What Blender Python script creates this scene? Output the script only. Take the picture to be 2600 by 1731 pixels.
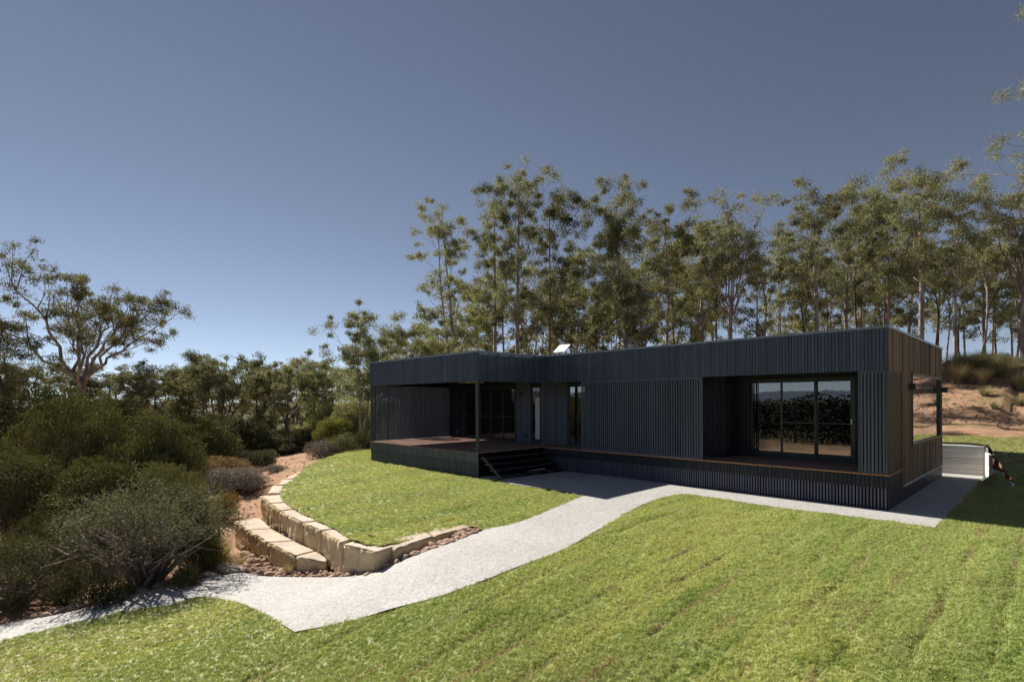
import bpy, bmesh, math, random
import numpy as np
from mathutils import Vector, noise
from mathutils.geometry import delaunay_2d_cdt

for _o in list(bpy.data.objects):
    bpy.data.objects.remove(_o)
SC = bpy.context.scene
COL = SC.collection
R = math.radians

# ------------------------------------------------------------------ camera
CAM = np.array([2.7682, -14.555, 2.5618])
YAW, ROLL, FPX, PX, PY = R(46.246), R(-0.259), 1338.743, 1300.0, 1017.438
cam = bpy.data.cameras.new('camera')
cam_ob = bpy.data.objects.new('camera', cam)
COL.objects.link(cam_ob)
cam.sensor_width = 36
cam.lens = 36 * FPX / 2600
cam.shift_y = (PY - 865.5) / 2600
cam.clip_end = 9000
cam.clip_start = 0.05
_fw = Vector((-math.sin(YAW), math.cos(YAW), 0))
_r = Vector((math.cos(YAW), math.sin(YAW), 0))
_u = Vector((0, 0, 1))
_r2 = _r * math.cos(ROLL) + _u * math.sin(ROLL)
_u2 = -_r * math.sin(ROLL) + _u * math.cos(ROLL)
from mathutils import Matrix
m = Matrix((( _r2.x, _u2.x, -_fw.x, CAM[0]), (_r2.y, _u2.y, -_fw.y, CAM[1]), (_r2.z, _u2.z, -_fw.z, CAM[2]), (0, 0, 0, 1)))
cam_ob.matrix_world = m
SC.camera = cam_ob

# ------------------------------------------------------------------ sky, sun, exposure
SUN_EL, SUN_AZ = R(38.5), R(178.4)          # azimuth measured from +x towards +y
world = bpy.data.worlds.new('World')
SC.world = world
world.use_nodes = True
_nt = world.node_tree
sky = _nt.nodes.new('ShaderNodeTexSky')
sky.sky_type = 'NISHITA'
sky.sun_disc = False
sky.sun_elevation = SUN_EL
sky.sun_rotation = math.pi / 2 - SUN_AZ
sky.altitude = 4500
sky.air_density = 0.85
sky.dust_density = 0.0
sky.ozone_density = 1.0
_hs = _nt.nodes.new('ShaderNodeHueSaturation'); _hs.inputs['Saturation'].default_value = .72
_nt.links.new(sky.outputs[0], _hs.inputs['Color']); _nt.links.new(_hs.outputs[0], _nt.nodes['Background'].inputs[0])
_nt.nodes['Background'].inputs[1].default_value = 0.05
sun = bpy.data.lights.new('sun', 'SUN')
sun.energy = 4.6
sun.angle = R(0.53)
sun.color = (1.0, 0.93, 0.83)
sun_ob = bpy.data.objects.new('sun', sun)
COL.objects.link(sun_ob)
_d = Vector((math.cos(SUN_AZ) * math.cos(SUN_EL), math.sin(SUN_AZ) * math.cos(SUN_EL), math.sin(SUN_EL)))
sun_ob.rotation_euler = _d.to_track_quat('Z', 'Y').to_euler()
sun_ob.location = (-20, 0, 30)
SC.view_settings.view_transform = 'Standard'
SC.view_settings.look = 'None'
SC.view_settings.exposure = 0.9
SC.view_settings.gamma = 1.0
SC.cycles.max_bounces = 8
SC.cycles.transparent_max_bounces = 8

# ------------------------------------------------------------------ helpers: survey
FWn = np.array(_fw); R2n = np.array(_r2); U2n = np.array(_u2)
def ray(px, py):
    return FWn + R2n * (px - PX) / FPX - U2n * (py - PY) / FPX
def onz(px, py, z):
    d = ray(px, py); return CAM + d * ((z - CAM[2]) / d[2])
def dep(px, py, t):
    return CAM + ray(px, py) * t
def hgt(py, t):
    return CAM[2] + (PY - py) * t / FPX

def sstep(a, b, x):
    t = np.clip((np.asarray(x, float) - a) / (b - a), 0, 1)
    return t * t * (3 - 2 * t)

class TPS:
    def __init__(s, pts, lam=0.02):
        P = np.array(pts, float); s.P = P[:, :2]; n = len(P)
        d = np.linalg.norm(s.P[:, None] - s.P[None], axis=2)
        K = s.k(d) + lam * np.eye(n)
        Q = np.c_[np.ones(n), s.P]
        A = np.block([[K, Q], [Q.T, np.zeros((3, 3))]])
        s.w = np.linalg.solve(A, np.r_[P[:, 2], 0, 0, 0])
    @staticmethod
    def k(d):
        return np.where(d > 1e-9, d * d * np.log(np.maximum(d, 1e-9)), 0)
    def __call__(s, xy):
        xy = np.atleast_2d(xy)
        d = np.linalg.norm(xy[:, None] - s.P[None], axis=2)
        return s.k(d) @ s.w[:-3] + s.w[-3] + xy @ s.w[-2:]

# ------------------------------------------------------------------ terrain heights
_low = [(1.0, -1.3, 0), (-4.5, -1.6, 0), (-9.5, -3.9, 0), (1.1, 4, 0), (-2, -1.4, 0), (-10.7, -1, 0), (0, 3, 0), (-10, 4, 0), (-18, 0, -.1),
        (-18, -3.3, 0), (-14, -3.3, 0), (5, 4, 0), (9, 2, 0), (5, -3, 0), (9, -6, .1), (8, -12, .05), (3, -20, -.3), (-6, -20, -1.1), (-14, -18, -1.9)]
for _px, _py, _z in [(1483, 1259, 0), (1722, 1256, 0), (1546, 1330, -.05), (1325, 1323, -.1), (1325, 1435, -.15), (1231, 1345, -.17),
        (1159, 1374, -.22), (1214, 1479, -.24), (1049, 1413, -.33), (1104, 1518, -.33), (960, 1452, -.52), (994, 1546, -.48),
        (828, 1590, -.62), (748, 1605, -.68), (905, 1463, -.66), (773, 1466, -.9), (662, 1463, -1.05), (552, 1463, -1.12),
        (618, 1535, -.9), (519, 1516, -1.0), (442, 1485, -1.2), (331, 1551, -1.1), (331, 1512, -1.22), (0, 1586, -1.3), (0, 1630, -1.2),
        (1300, 1731, -.35), (700, 1731, -.75), (200, 1731, -1.0), (2000, 1731, -.12), (2600, 1731, 0), (2600, 1400, 0), (2000, 1400, -.03),
        (609, 1395, -1.25), (560, 1290, -1.1), (620, 1240, -.9), (720, 1190, -.5), (740, 1165, -.6), (800, 1140, -.4), (600, 1170, -1.3),
        (300, 1300, -1.45), (100, 1400, -1.5), (300, 1200, -1.7), (100, 1250, -1.8), (450, 1130, -1.7)]:
    _p = onz(_px, _py, _z); _low.append((_p[0], _p[1], _z))
TLOW = TPS(_low)
def bank(x, y):
    """rise of the ground behind and to the right of the house"""
    x = np.asarray(x, float); y = np.asarray(y, float)
    low = sstep(0, .06, x - (1.0 + np.maximum(0, 8.76 - y) * .17)); low = np.where(y > 8.8, 1.0, low)
    prof = 0.98 * sstep(5.2, 8.3, y) * low + np.interp(y, [8.3, 14.5, 16.5, 24, 29, 60], [0, .42, .72, 3.1, 3.6, 4.6])
    return prof * sstep(-27, -15, x)
def zlow(xy):
    xy = np.atleast_2d(np.asarray(xy, float)); x, y = xy[:, 0], xy[:, 1]
    t = np.clip(TLOW(xy), -2.6, .35)
    r = np.hypot(x + 5, y + 6)
    w = sstep(24, 48, r)
    far = -2.4 - 2.5 * sstep(40, 160, r)
    far = np.where((x > -30) & (y > 10), far * (1 - sstep(-30, -10, x) * sstep(10, 20, y)), far)
    t = t * (1 - w) + far * w
    t = np.where((x > 1.0) & (y > 4), t * (1 - sstep(4, 6, y)), t)
    return t + bank(x, y)
def zl(x, y):
    return float(zlow([[x, y]])[0])
_ter = [(-18, -3.2, 0), (-14, -3.2, 0), (-10.8, -3.2, 0), (-18, 3, 0), (-9.7, -4, 0), (-6.1, -3.45, 0), (-6.6, -5, -.05),
        (-6.3, -8.6, -.16), (-7, -9.4, -.15), (-9, -9.3, -.13), (-11, -9.1, -.12), (-13, -8.6, -.12), (-14, -6.5, -.06), (-18, -6, -.04), (-22, -4, -.08), (-26, 6, -.1)]
for _px, _py, _z in [(1483, 1259, 0), (1325, 1323, -.09), (1235, 1342, -.15)]:
    _p = onz(_px, _py, _z); _ter.append((_p[0], _p[1], _z))
TTER = TPS(_ter)
def zter(xy):
    return np.clip(TTER(np.atleast_2d(np.asarray(xy, float))), -.3, .05)
def ground_px(px, py, fn=zlow):
    z = -.3
    for _ in range(25):
        p = onz(px, py, z); z = .5 * z + .5 * float(fn([[p[0], p[1]]])[0])
    return p

def ground_many(q):
    """the same for many sight lines at once"""
    q = np.asarray(q, float); z = np.full(len(q), -.3)
    D = FWn[None] + R2n[None] * ((q[:, 0:1] - PX) / FPX) - U2n[None] * ((q[:, 1:2] - PY) / FPX)
    for _ in range(25):
        P = CAM[None] + D * ((z - CAM[2]) / D[:, 2])[:, None]; z = .5 * z + .5 * zlow(P[:, :2])
    return P
# ------------------------------------------------------------------ helpers: objects
WL = {}
def tag(o, label=None, cat=None, group=None, kind=None):
    if label: o['label'] = label
    if cat: o['category'] = cat
    if group: o['group'] = group
    if kind: o['kind'] = kind
    return o
def link(o, wpos=(0, 0, 0), parent=None):
    COL.objects.link(o)
    if parent is not None:
        o.parent = parent
        o.location = Vector(wpos) - WL[parent.name]
    else:
        o.location = wpos
    WL[o.name] = Vector(wpos)
    return o
def empty(name, loc=(0, 0, 0)):
    o = bpy.data.objects.new(name, None); o.empty_display_size = .3
    return link(o, loc)
def meshobj(name, me, mat, parent=None, wpos=(0, 0, 0), smooth=False):
    if mat is not None and len(me.materials) == 0:
        me.materials.append(mat)
    o = bpy.data.objects.new(name, me)
    if smooth:
        me.polygons.foreach_set('use_smooth', [True] * len(me.polygons))
    return link(o, wpos, parent)
_boxes = {}
def box(name, x0, x1, y0, y1, z0, z1, mat, parent=None, bev=0):
    s = (round(abs(x1 - x0), 4), round(abs(y1 - y0), 4), round(abs(z1 - z0), 4), mat.name, bev)
    me = _boxes.get(s)
    if me is None:
        bm = bmesh.new()
        bmesh.ops.create_cube(bm, size=1)
        bmesh.ops.scale(bm, vec=s[:3], verts=bm.verts)
        if bev:
            bmesh.ops.bevel(bm, geom=list(bm.edges), offset=bev, segments=1, affect='EDGES')
        me = bpy.data.meshes.new(name); bm.to_mesh(me); bm.free()
        me.materials.append(mat); _boxes[s] = me
    o = bpy.data.objects.new(name, me)
    return link(o, ((x0 + x1) / 2, (y0 + y1) / 2, (z0 + z1) / 2), parent)
def boxes_mesh(name, lst, mat, parent=None):
    """several boxes that make one part"""
    bm = bmesh.new()
    for x0, x1, y0, y1, z0, z1 in lst:
        r = bmesh.ops.create_cube(bm, size=1)
        bmesh.ops.scale(bm, vec=(x1 - x0, y1 - y0, z1 - z0), verts=r['verts'])
        bmesh.ops.translate(bm, vec=((x0 + x1) / 2, (y0 + y1) / 2, (z0 + z1) / 2), verts=r['verts'])
    me = bpy.data.meshes.new(name); bm.to_mesh(me); bm.free()
    return meshobj(name, me, mat, parent)
def arr_mesh(name, verts, faces):
    """verts (n,3), faces (m,k) array with k = 3 or 4"""
    verts = np.asarray(verts, np.float32); faces = np.asarray(faces, np.int32)
    me = bpy.data.meshes.new(name)
    me.vertices.add(len(verts)); me.vertices.foreach_set('co', verts.ravel())
    k = faces.shape[1]
    me.loops.add(faces.size); me.loops.foreach_set('vertex_index', faces.ravel())
    me.polygons.add(len(faces))
    me.polygons.foreach_set('loop_start', np.arange(0, faces.size, k, dtype=np.int32))
    me.polygons.foreach_set('loop_total', np.full(len(faces), k, np.int32))
    me.update(calc_edges=True); me.validate()
    return me

# ------------------------------------------------------------------ materials
def mat(name):
    m = bpy.data.materials.new(name); m.use_nodes = True
    nt = m.node_tree; b = nt.nodes['Principled BSDF']
    return m, nt, b
def N(nt, t, **kw):
    n = nt.nodes.new(t)
    for k, v in kw.items():
        if k.startswith('i_'):
            n.inputs[k[2:].replace('_', ' ')].default_value = v
        else:
            setattr(n, k, v)
    return n
def ramp(nt, fac, stops):
    r = nt.nodes.new('ShaderNodeValToRGB')
    e = r.color_ramp.elements
    while len(e) < len(stops): e.new(.5)
    for el, (p, c) in zip(e, stops):
        el.position = p; el.color = (*c, 1)
    nt.links.new(fac, r.inputs[0]); return r.outputs[0]
def mixc(nt, fac, a, b, mode='MIX'):
    n = nt.nodes.new('ShaderNodeMix'); n.data_type = 'RGBA'; n.blend_type = mode
    for s, v in ((0, fac), (6, a), (7, b)):
        if hasattr(v, 'links'): nt.links.new(v, n.inputs[s])
        else: n.inputs[s].default_value = v if s == 0 else ((*v, 1) if len(v) == 3 else v)
    return n.outputs[2]
def coords(nt, world=True, scale=(1, 1, 1)):
    mp = nt.nodes.new('ShaderNodeMapping'); mp.inputs['Scale'].default_value = scale
    if world:
        g = nt.nodes.new('ShaderNodeNewGeometry'); nt.links.new(g.outputs['Position'], mp.inputs[0])
    else:
        g = nt.nodes.new('ShaderNodeTexCoord'); nt.links.new(g.outputs['Object'], mp.inputs[0])
    return mp.outputs[0]
def noise_n(nt, vec, scale, detail=4, rough=.55):
    n = nt.nodes.new('ShaderNodeTexNoise'); n.inputs['Scale'].default_value = scale
    n.inputs['Detail'].default_value = detail; n.inputs['Roughness'].default_value = rough
    nt.links.new(vec, n.inputs['Vector']); return n.outputs[0]
def bump(nt, b, h, strength, dist):
    n = nt.nodes.new('ShaderNodeBump'); n.inputs['Strength'].default_value = strength
    n.inputs['Distance'].default_value = dist
    nt.links.new(h, n.inputs['Height']); nt.links.new(n.outputs[0], b.inputs['Normal'])
def timber(name, dark, light, rough=.6, spec=.3, gs=(9, 9, .7), streak=.55, rnd_=.34):
    """painted or charred timber board, differing from board to board, streaked along z"""
    m, nt, b = mat(name)
    oi = nt.nodes.new('ShaderNodeObjectInfo')
    n = noise_n(nt, coords(nt, True, gs), 3.0, 6, .65)
    n2 = noise_n(nt, coords(nt, True, (1.2, 1.2, .5)), 1.0, 3)
    a = nt.nodes.new('ShaderNodeMath'); a.operation = 'MULTIPLY_ADD'
    nt.links.new(oi.outputs['Random'], a.inputs[0]); a.inputs[1].default_value = rnd_; a.inputs[2].default_value = -.45 * rnd_
    s = nt.nodes.new('ShaderNodeMath'); s.operation = 'MULTIPLY_ADD'
    nt.links.new(n, s.inputs[0]); s.inputs[1].default_value = streak; nt.links.new(a.outputs[0], s.inputs[2])
    s2 = nt.nodes.new('ShaderNodeMath'); s2.operation = 'MULTIPLY_ADD'
    nt.links.new(n2, s2.inputs[0]); s2.inputs[1].default_value = .45; nt.links.new(s.outputs[0], s2.inputs[2])
    c = ramp(nt, s2.outputs[0], [(.2, dark), (.75, light)])
    nt.links.new(c, b.inputs['Base Color'])
    b.inputs['Roughness'].default_value = rough; b.inputs['Specular IOR Level'].default_value = spec
    bump(nt, b, n, .25, .004)
    return m
def plain(name, col, rough=.5, metal=0, spec=.5, var=.15, vs=6):
    m, nt, b = mat(name)
    n = noise_n(nt, coords(nt), vs, 4)
    c = ramp(nt, n, [(.3, tuple(v * (1 - var) for v in col)), (.7, tuple(min(1, v * (1 + var)) for v in col))])
    nt.links.new(c, b.inputs['Base Color'])
    b.inputs['Roughness'].default_value = rough; b.inputs['Metallic'].default_value = metal
    b.inputs['Specular IOR Level'].default_value = spec
    return m
def leafmat(name, dark, light, trans=.3, tcol=None, rough=.5):
    m, nt, b = mat(name)
    oi = nt.nodes.new('ShaderNodeObjectInfo')
    n = noise_n(nt, coords(nt), 1.1, 3)
    g = noise_n(nt, coords(nt), 9.0, 2)
    a = nt.nodes.new('ShaderNodeMath'); a.operation = 'MULTIPLY_ADD'
    nt.links.new(g, a.inputs[0]); a.inputs[1].default_value = .6; nt.links.new(n, a.inputs[2])
    a2 = nt.nodes.new('ShaderNodeMath'); a2.operation = 'MULTIPLY_ADD'
    nt.links.new(oi.outputs['Random'], a2.inputs[0]); a2.inputs[1].default_value = .3; nt.links.new(a.outputs[0], a2.inputs[2])
    c = ramp(nt, a2.outputs[0], [(.6, dark), (1.25 if False else 1.0, light)])
    nt.links.new(c, b.inputs['Base Color'])
    b.inputs['Roughness'].default_value = .68; b.inputs['Specular IOR Level'].default_value = .12
    t = nt.nodes.new('ShaderNodeBsdfTranslucent')
    tc = mixc(nt, 1.0, c, tcol or (1.35, 1.35, .75), 'MULTIPLY'); nt.links.new(tc, t.inputs[0])
    mx = nt.nodes.new('ShaderNodeMixShader'); mx.inputs[0].default_value = trans
    nt.links.new(b.outputs[0], mx.inputs[1]); nt.links.new(t.outputs[0], mx.inputs[2])
    nt.links.new(mx.outputs[0], nt.nodes['Material Output'].inputs[0])
    return m
def glassmat(name, refl, tint, rough=0.0, wavy=0):
    m, nt, b = mat(name); nt.nodes.remove(b)
    tr = nt.nodes.new('ShaderNodeBsdfTransparent'); tr.inputs[0].default_value = (*tint, 1)
    gl = nt.nodes.new('ShaderNodeBsdfGlossy'); gl.inputs['Roughness'].default_value = rough
    gl.inputs['Color'].default_value = (.92, .95, 1, 1)
    lw = nt.nodes.new('ShaderNodeFresnel'); lw.inputs[0].default_value = 1.5
    a = nt.nodes.new('ShaderNodeMath'); a.operation = 'ADD'; a.use_clamp = True
    nt.links.new(lw.outputs[0], a.inputs[0]); a.inputs[1].default_value = refl
    mx = nt.nodes.new('ShaderNodeMixShader')
    nt.links.new(a.outputs[0], mx.inputs[0]); nt.links.new(tr.outputs[0], mx.inputs[1]); nt.links.new(gl.outputs[0], mx.inputs[2])
    if wavy:
        n = noise_n(nt, coords(nt, True, (1, 1, .8)), 1.6, 2)
        bp = nt.nodes.new('ShaderNodeBump'); bp.inputs['Strength'].default_value = wavy; bp.inputs['Distance'].default_value = .01
        nt.links.new(n, bp.inputs['Height']); nt.links.new(bp.outputs[0], gl.inputs['Normal'])
    nt.links.new(mx.outputs[0], nt.nodes['Material Output'].inputs[0])
    return m

M = {}
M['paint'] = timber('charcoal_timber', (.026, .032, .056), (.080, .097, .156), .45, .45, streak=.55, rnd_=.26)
M['paint_dark_shade'] = timber('dark_shaded_charcoal_timber', (.010, .012, .017), (.026, .030, .040), .55, .3)  # near-black: the shade behind the slats is put into the colour
M['batten'] = timber('batten_timber', (.052, .061, .092), (.108, .126, .180), .45, .45)
M['char_bounce'] = timber('charred_bounce_timber', (.016, .010, .007), (.200, .122, .075), .7, .25, (7, 7, .5), .8, .7)  # charred brown, with warm bounced light painted into it
M['bounce_brown_slat'] = timber('bounce_brown_slat', (.055, .036, .024), (.11, .070, .045), .55, .3)  # side screen slats, the bounced warmth is in the base colour
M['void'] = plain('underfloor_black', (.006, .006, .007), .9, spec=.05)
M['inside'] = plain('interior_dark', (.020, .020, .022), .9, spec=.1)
M['deckwood'] = None
def deckmat():
    m, nt, b = mat('red_hardwood_decking')
    oi = nt.nodes.new('ShaderNodeObjectInfo')
    n = noise_n(nt, coords(nt, True, (.6, 9, 9)), 4, 5)
    a = nt.nodes.new('ShaderNodeMath'); a.operation = 'MULTIPLY_ADD'
    nt.links.new(oi.outputs['Random'], a.inputs[0]); a.inputs[1].default_value = .35; nt.links.new(n, a.inputs[2])
    c = ramp(nt, a.outputs[0], [(.35, (.20, .105, .080)), (.95, (.40, .25, .195))])
    nt.links.new(c, b.inputs['Base Color']); b.inputs['Roughness'].default_value = .6
    b.inputs['Specular IOR Level'].default_value = .15
    return m
M['deckwood'] = deckmat()
M['nosing'] = plain('orange_hardwood_nosing', (.45, .20, .09), .5, var=.2, vs=20)
M['frame'] = plain('black_aluminium', (.030, .033, .038), .35, .0, .5)
M['steel'] = plain('dark_grey_steel', (.060, .070, .080), .4, .0, .5)
M['tread'] = plain('black_stained_tread', (.040, .042, .050), .30, spec=.5)
M['cap'] = plain('grey_metal_capping', (.22, .24, .26), .35, .6)
M['white'] = plain('white_painted_metal', (.80, .80, .80), .4)
M['fanwood'] = plain('pale_fan_blade', (.55, .44, .32), .5)
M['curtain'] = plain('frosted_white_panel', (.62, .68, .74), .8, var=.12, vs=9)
M['chrome'] = plain('bright_metal', (.7, .7, .7), .2, 1)
M['glass'] = glassmat('dark_reflective_glass', .23, (.10, .11, .12), 0, .10)
M['glass_end'] = glassmat('mirror_like_window_glass', .42, (.10, .10, .10), 0, .02)
M['glass_clear'] = glassmat('shaded_door_glass', .04, (.7, .72, .74), 0, .03)
def concrete():
    m, nt, b = mat('exposed_aggregate_concrete')
    co = coords(nt)
    v = nt.nodes.new('ShaderNodeTexVoronoi'); v.inputs['Scale'].default_value = 38; nt.links.new(co, v.inputs['Vector'])
    v2 = nt.nodes.new('ShaderNodeTexVoronoi'); v2.inputs['Scale'].default_value = 15; nt.links.new(co, v2.inputs['Vector'])
    n = noise_n(nt, co, .9, 5); n3 = noise_n(nt, co, 90, 2)
    s = nt.nodes.new('ShaderNodeSeparateColor'); nt.links.new(v.outputs['Color'], s.inputs[0])
    c1 = ramp(nt, s.outputs[0], [(0, (.10, .10, .10)), (.22, (.275, .272, .268)), (.7, (.39, .39, .388)), (1, (.54, .54, .54))])
    s2 = nt.nodes.new('ShaderNodeSeparateColor'); nt.links.new(v2.outputs['Color'], s2.inputs[0])
    c2 = mixc(nt, .35, c1, ramp(nt, s2.outputs[1], [(0, (0.288, 0.272, 0.257)), (.5, (0.468, 0.454, 0.431)), (1, (0.529, 0.522, 0.506))]))
    c3 = mixc(nt, .32, c2, ramp(nt, n, [(.3, (0.378, 0.355, 0.326)), (.65, (0.515, 0.499, 0.477))]))
    nt.links.new(c3, b.inputs['Base Color']); b.inputs['Roughness'].default_value = .8
    b.inputs['Specular IOR Level'].default_value = .3
    bump(nt, b, v.outputs['Distance'], .6, .006)
    return m
M['concrete'] = concrete()
M['joint'] = plain('pale_joint_sealant', (.30, .29, .28), .8)
def dirt():
    m, nt, b = mat('red_brown_dirt')
    co = coords(nt)
    n = noise_n(nt, co, .35, 5); n2 = noise_n(nt, co, 2.6, 8, .7); n3 = noise_n(nt, co, 14, 6, .7); n4 = noise_n(nt, co, .13, 4)
    c = ramp(nt, n2, [(.25, (.16, .085, .052)), (.48, (.42, .25, .15)), (.72, (.56, .39, .27))])
    c = mixc(nt, .45, c, ramp(nt, n3, [(.3, (.14, .078, .050)), (.6, (.46, .29, .19))]))
    f = ramp(nt, n, [(.52, (0, 0, 0)), (.68, (.8, .8, .8))])
    c = mixc(nt, f, c, ramp(nt, n3, [(.3, (.10, .11, .035)), (.7, (.22, .20, .08))]))
    # far paddocks: dry grass
    g = nt.nodes.new('ShaderNodeNewGeometry'); vl = nt.nodes.new('ShaderNodeVectorMath'); vl.operation = 'LENGTH'
    nt.links.new(g.outputs['Position'], vl.inputs[0])
    f2 = nt.nodes.new('ShaderNodeMapRange'); nt.links.new(vl.outputs['Value'], f2.inputs[0])
    f2.inputs[1].default_value = 34; f2.inputs[2].default_value = 60
    c = mixc(nt, f2.outputs[0], c, ramp(nt, n4, [(.3, (.060, .052, .026)), (.7, (.105, .085, .042))]))
    nt.links.new(c, b.inputs['Base Color']); b.inputs['Roughness'].default_value = .95
    b.inputs['Specular IOR Level'].default_value = .1
    h = nt.nodes.new('ShaderNodeMath'); h.operation = 'ADD'; nt.links.new(n2, h.inputs[0]); nt.links.new(n3, h.inputs[1])
    bump(nt, b, h.outputs[0], .7, .05)
    return m
M['dirt'] = dirt()
def grasscol(nt, dry=0.0):
    co = coords(nt)
    # turf rolls laid along y, with slightly different greens and browned seams
    n1 = noise_n(nt, coords(nt, True, (1.9, .55, 1)), 1.0, 4, .6)
    n2 = noise_n(nt, co, 5.5, 4, .65); n3 = noise_n(nt, co, 45, 2)
    a = nt.nodes.new('ShaderNodeMath'); a.operation = 'MULTIPLY_ADD'
    nt.links.new(n2, a.inputs[0]); a.inputs[1].default_value = .8; nt.links.new(n1, a.inputs[2])
    a2 = nt.nodes.new('ShaderNodeMath'); a2.operation = 'MULTIPLY_ADD'
    nt.links.new(n3, a2.inputs[0]); a2.inputs[1].default_value = .34; nt.links.new(a.outputs[0], a2.inputs[2])
    c = ramp(nt, a2.outputs[0], [(.78, (.085, .14, .022)), (.99, (.17, .235, .045)), (1.0, (.17, .235, .045))])
    c = ramp(nt, a2.outputs[0], [(.60, (.128, .190, .044)), (.88, (.300, .375, .106)), (1.0, (.430, .475, .185))])
    # each turf roll has its own tone
    sx = nt.nodes.new('ShaderNodeSeparateXYZ'); nt.links.new(co, sx.inputs[0])
    fl = []
    for out, k in ((0, 1 / .57), (1, 1 / 4.5)):
        q = nt.nodes.new('ShaderNodeMath'); q.operation = 'MULTIPLY_ADD'; nt.links.new(sx.outputs[out], q.inputs[0]); q.inputs[1].default_value = k; q.inputs[2].default_value = .5 if out == 0 else 0
        if out == 1:
            q.inputs[2].default_value = 0
            q3 = nt.nodes.new('ShaderNodeMath'); q3.operation = 'MULTIPLY_ADD'; nt.links.new(fl[0], q3.inputs[0]); q3.inputs[1].default_value = .37; nt.links.new(q.outputs[0], q3.inputs[2]); q = q3
        f_ = nt.nodes.new('ShaderNodeMath'); f_.operation = 'FLOOR'; nt.links.new(q.outputs[0], f_.inputs[0]); fl.append(f_.outputs[0])
    cb = nt.nodes.new('ShaderNodeCombineXYZ'); nt.links.new(fl[0], cb.inputs[0]); nt.links.new(fl[1], cb.inputs[1])
    wn = nt.nodes.new('ShaderNodeTexWhiteNoise'); wn.noise_dimensions = '3D'; nt.links.new(cb.outputs[0], wn.inputs['Vector'])
    c = mixc(nt, 1.0, c, ramp(nt, wn.outputs[0], [(0, (.84, .90, .84)), (.5, (1, 1, 1)), (1, (1.10, 1.05, 1.05))]), 'MULTIPLY')
    # browned seams
    wv = nt.nodes.new('ShaderNodeTexWave'); wv.wave_type = 'BANDS'; wv.bands_direction = 'X'
    wv.inputs['Scale'].default_value = .56; wv.inputs['Distortion'].default_value = 1.1
    wv.inputs['Detail'].default_value = 3; wv.inputs['Detail Scale'].default_value = .9
    nt.links.new(co, wv.inputs['Vector'])
    f = ramp(nt, wv.outputs[1], [(.02, (1, 1, 1)), (.14, (0, 0, 0))])
    pn = noise_n(nt, co, .8, 4, .65)
    pf = ramp(nt, pn, [(.47, (0, 0, 0)), (.62, (.75, .75, .75))])
    ff = nt.nodes.new('ShaderNodeMath'); ff.operation = 'MULTIPLY'; nt.links.new(f, ff.inputs[0]); nt.links.new(pf, ff.inputs[1])
    c = mixc(nt, ff.outputs[0], c, (.42, .35, .20))
    pd = noise_n(nt, co, .55, 5, .7)
    c = mixc(nt, ramp(nt, pd, [(.52, (dry, dry, dry)), (.72, (dry + .55, dry + .55, dry + .4))]), c, (.34, .31, .15))
    return c
def grassmat(name, dry=0.0, trans=.3, sheet=False):
    m, nt, b = mat(name)
    c = grasscol(nt, dry)
    if sheet:
        c = mixc(nt, .42, c, (.085, .085, .035))
    nt.links.new(c, b.inputs['Base Color']); b.inputs['Roughness'].default_value = .6
    b.inputs['Specular IOR Level'].default_value = .15
    if not sheet:
        t = nt.nodes.new('ShaderNodeBsdfTranslucent')
        nt.links.new(mixc(nt, 1.0, c, (1.3, 1.25, .7), 'MULTIPLY'), t.inputs[0])
        mx = nt.nodes.new('ShaderNodeMixShader'); mx.inputs[0].default_value = trans
        nt.links.new(b.outputs[0], mx.inputs[1]); nt.links.new(t.outputs[0], mx.inputs[2])
        nt.links.new(mx.outputs[0], nt.nodes['Material Output'].inputs[0])
    return m
M['turf'] = grassmat('turf_sheet', 0, sheet=True)
M['grass'] = grassmat('turf_blades', 0.0)
M['grass_dry'] = grassmat('dry_turf_blades', .45)
M['turf_dry'] = grassmat('dry_turf_sheet', .45, sheet=True)
def stone(name, light, mid, dark, sc=2.0, sawn=True):
    m, nt, b = mat(name)
    oi = nt.nodes.new('ShaderNodeObjectInfo')
    co = coords(nt)
    n = noise_n(nt, co, sc, 6, .6); n2 = noise_n(nt, co, sc * 9, 6, .7); n3 = noise_n(nt, coords(nt, True, (1, 1, 5)), sc * 1.5, 4)
    a = nt.nodes.new('ShaderNodeMath'); a.operation = 'MULTIPLY_ADD'
    nt.links.new(oi.outputs['Random'], a.inputs[0]); a.inputs[1].default_value = .42; nt.links.new(n, a.inputs[2])
    c = ramp(nt, a.outputs[0], [(.40, dark), (.66, mid), (.95, light)])
    c = mixc(nt, .35, c, ramp(nt, n2, [(.3, dark), (.7, light)]))
    g = nt.nodes.new('ShaderNodeNewGeometry'); s = nt.nodes.new('ShaderNodeSeparateXYZ'); nt.links.new(g.outputs['Normal'], s.inputs[0])
    f = ramp(nt, s.outputs[2], [(.75, (0, 0, 0)), (.95, (.75, .75, .75))])
    if sawn: c = mixc(nt, f, c, ramp(nt, n, [(.3, (.48, .42, .35)), (.7, (.62, .56, .49))]))   # sawn, weathered top
    nt.links.new(c, b.inputs['Base Color']); b.inputs['Roughness'].default_value = .9
    b.inputs['Specular IOR Level'].default_value = .15
    h = nt.nodes.new('ShaderNodeMath'); h.operation = 'ADD'; nt.links.new(n2, h.inputs[0]); nt.links.new(n3, h.inputs[1])
    bump(nt, b, h.outputs[0], .7, .02)
    return m
M['sandstone'] = stone('sandstone', (.64, .52, .36), (.57, .42, .25), (.42, .27, .13))
M['rock'] = stone('river_rock', (.56, .42, .32), (.43, .29, .21), (.24, .15, .11), 5, False)
M['sleeper'] = timber('concrete_sleeper', (.36, .345, .32), (.66, .63, .58), .85, .2, (.8, .8, 8), .6)
M['sleeper_white'] = timber('pale_concrete_sleeper', (.50, .48, .46), (.68, .66, .63), .85, .2, (.8, .8, 8), .5)
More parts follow.
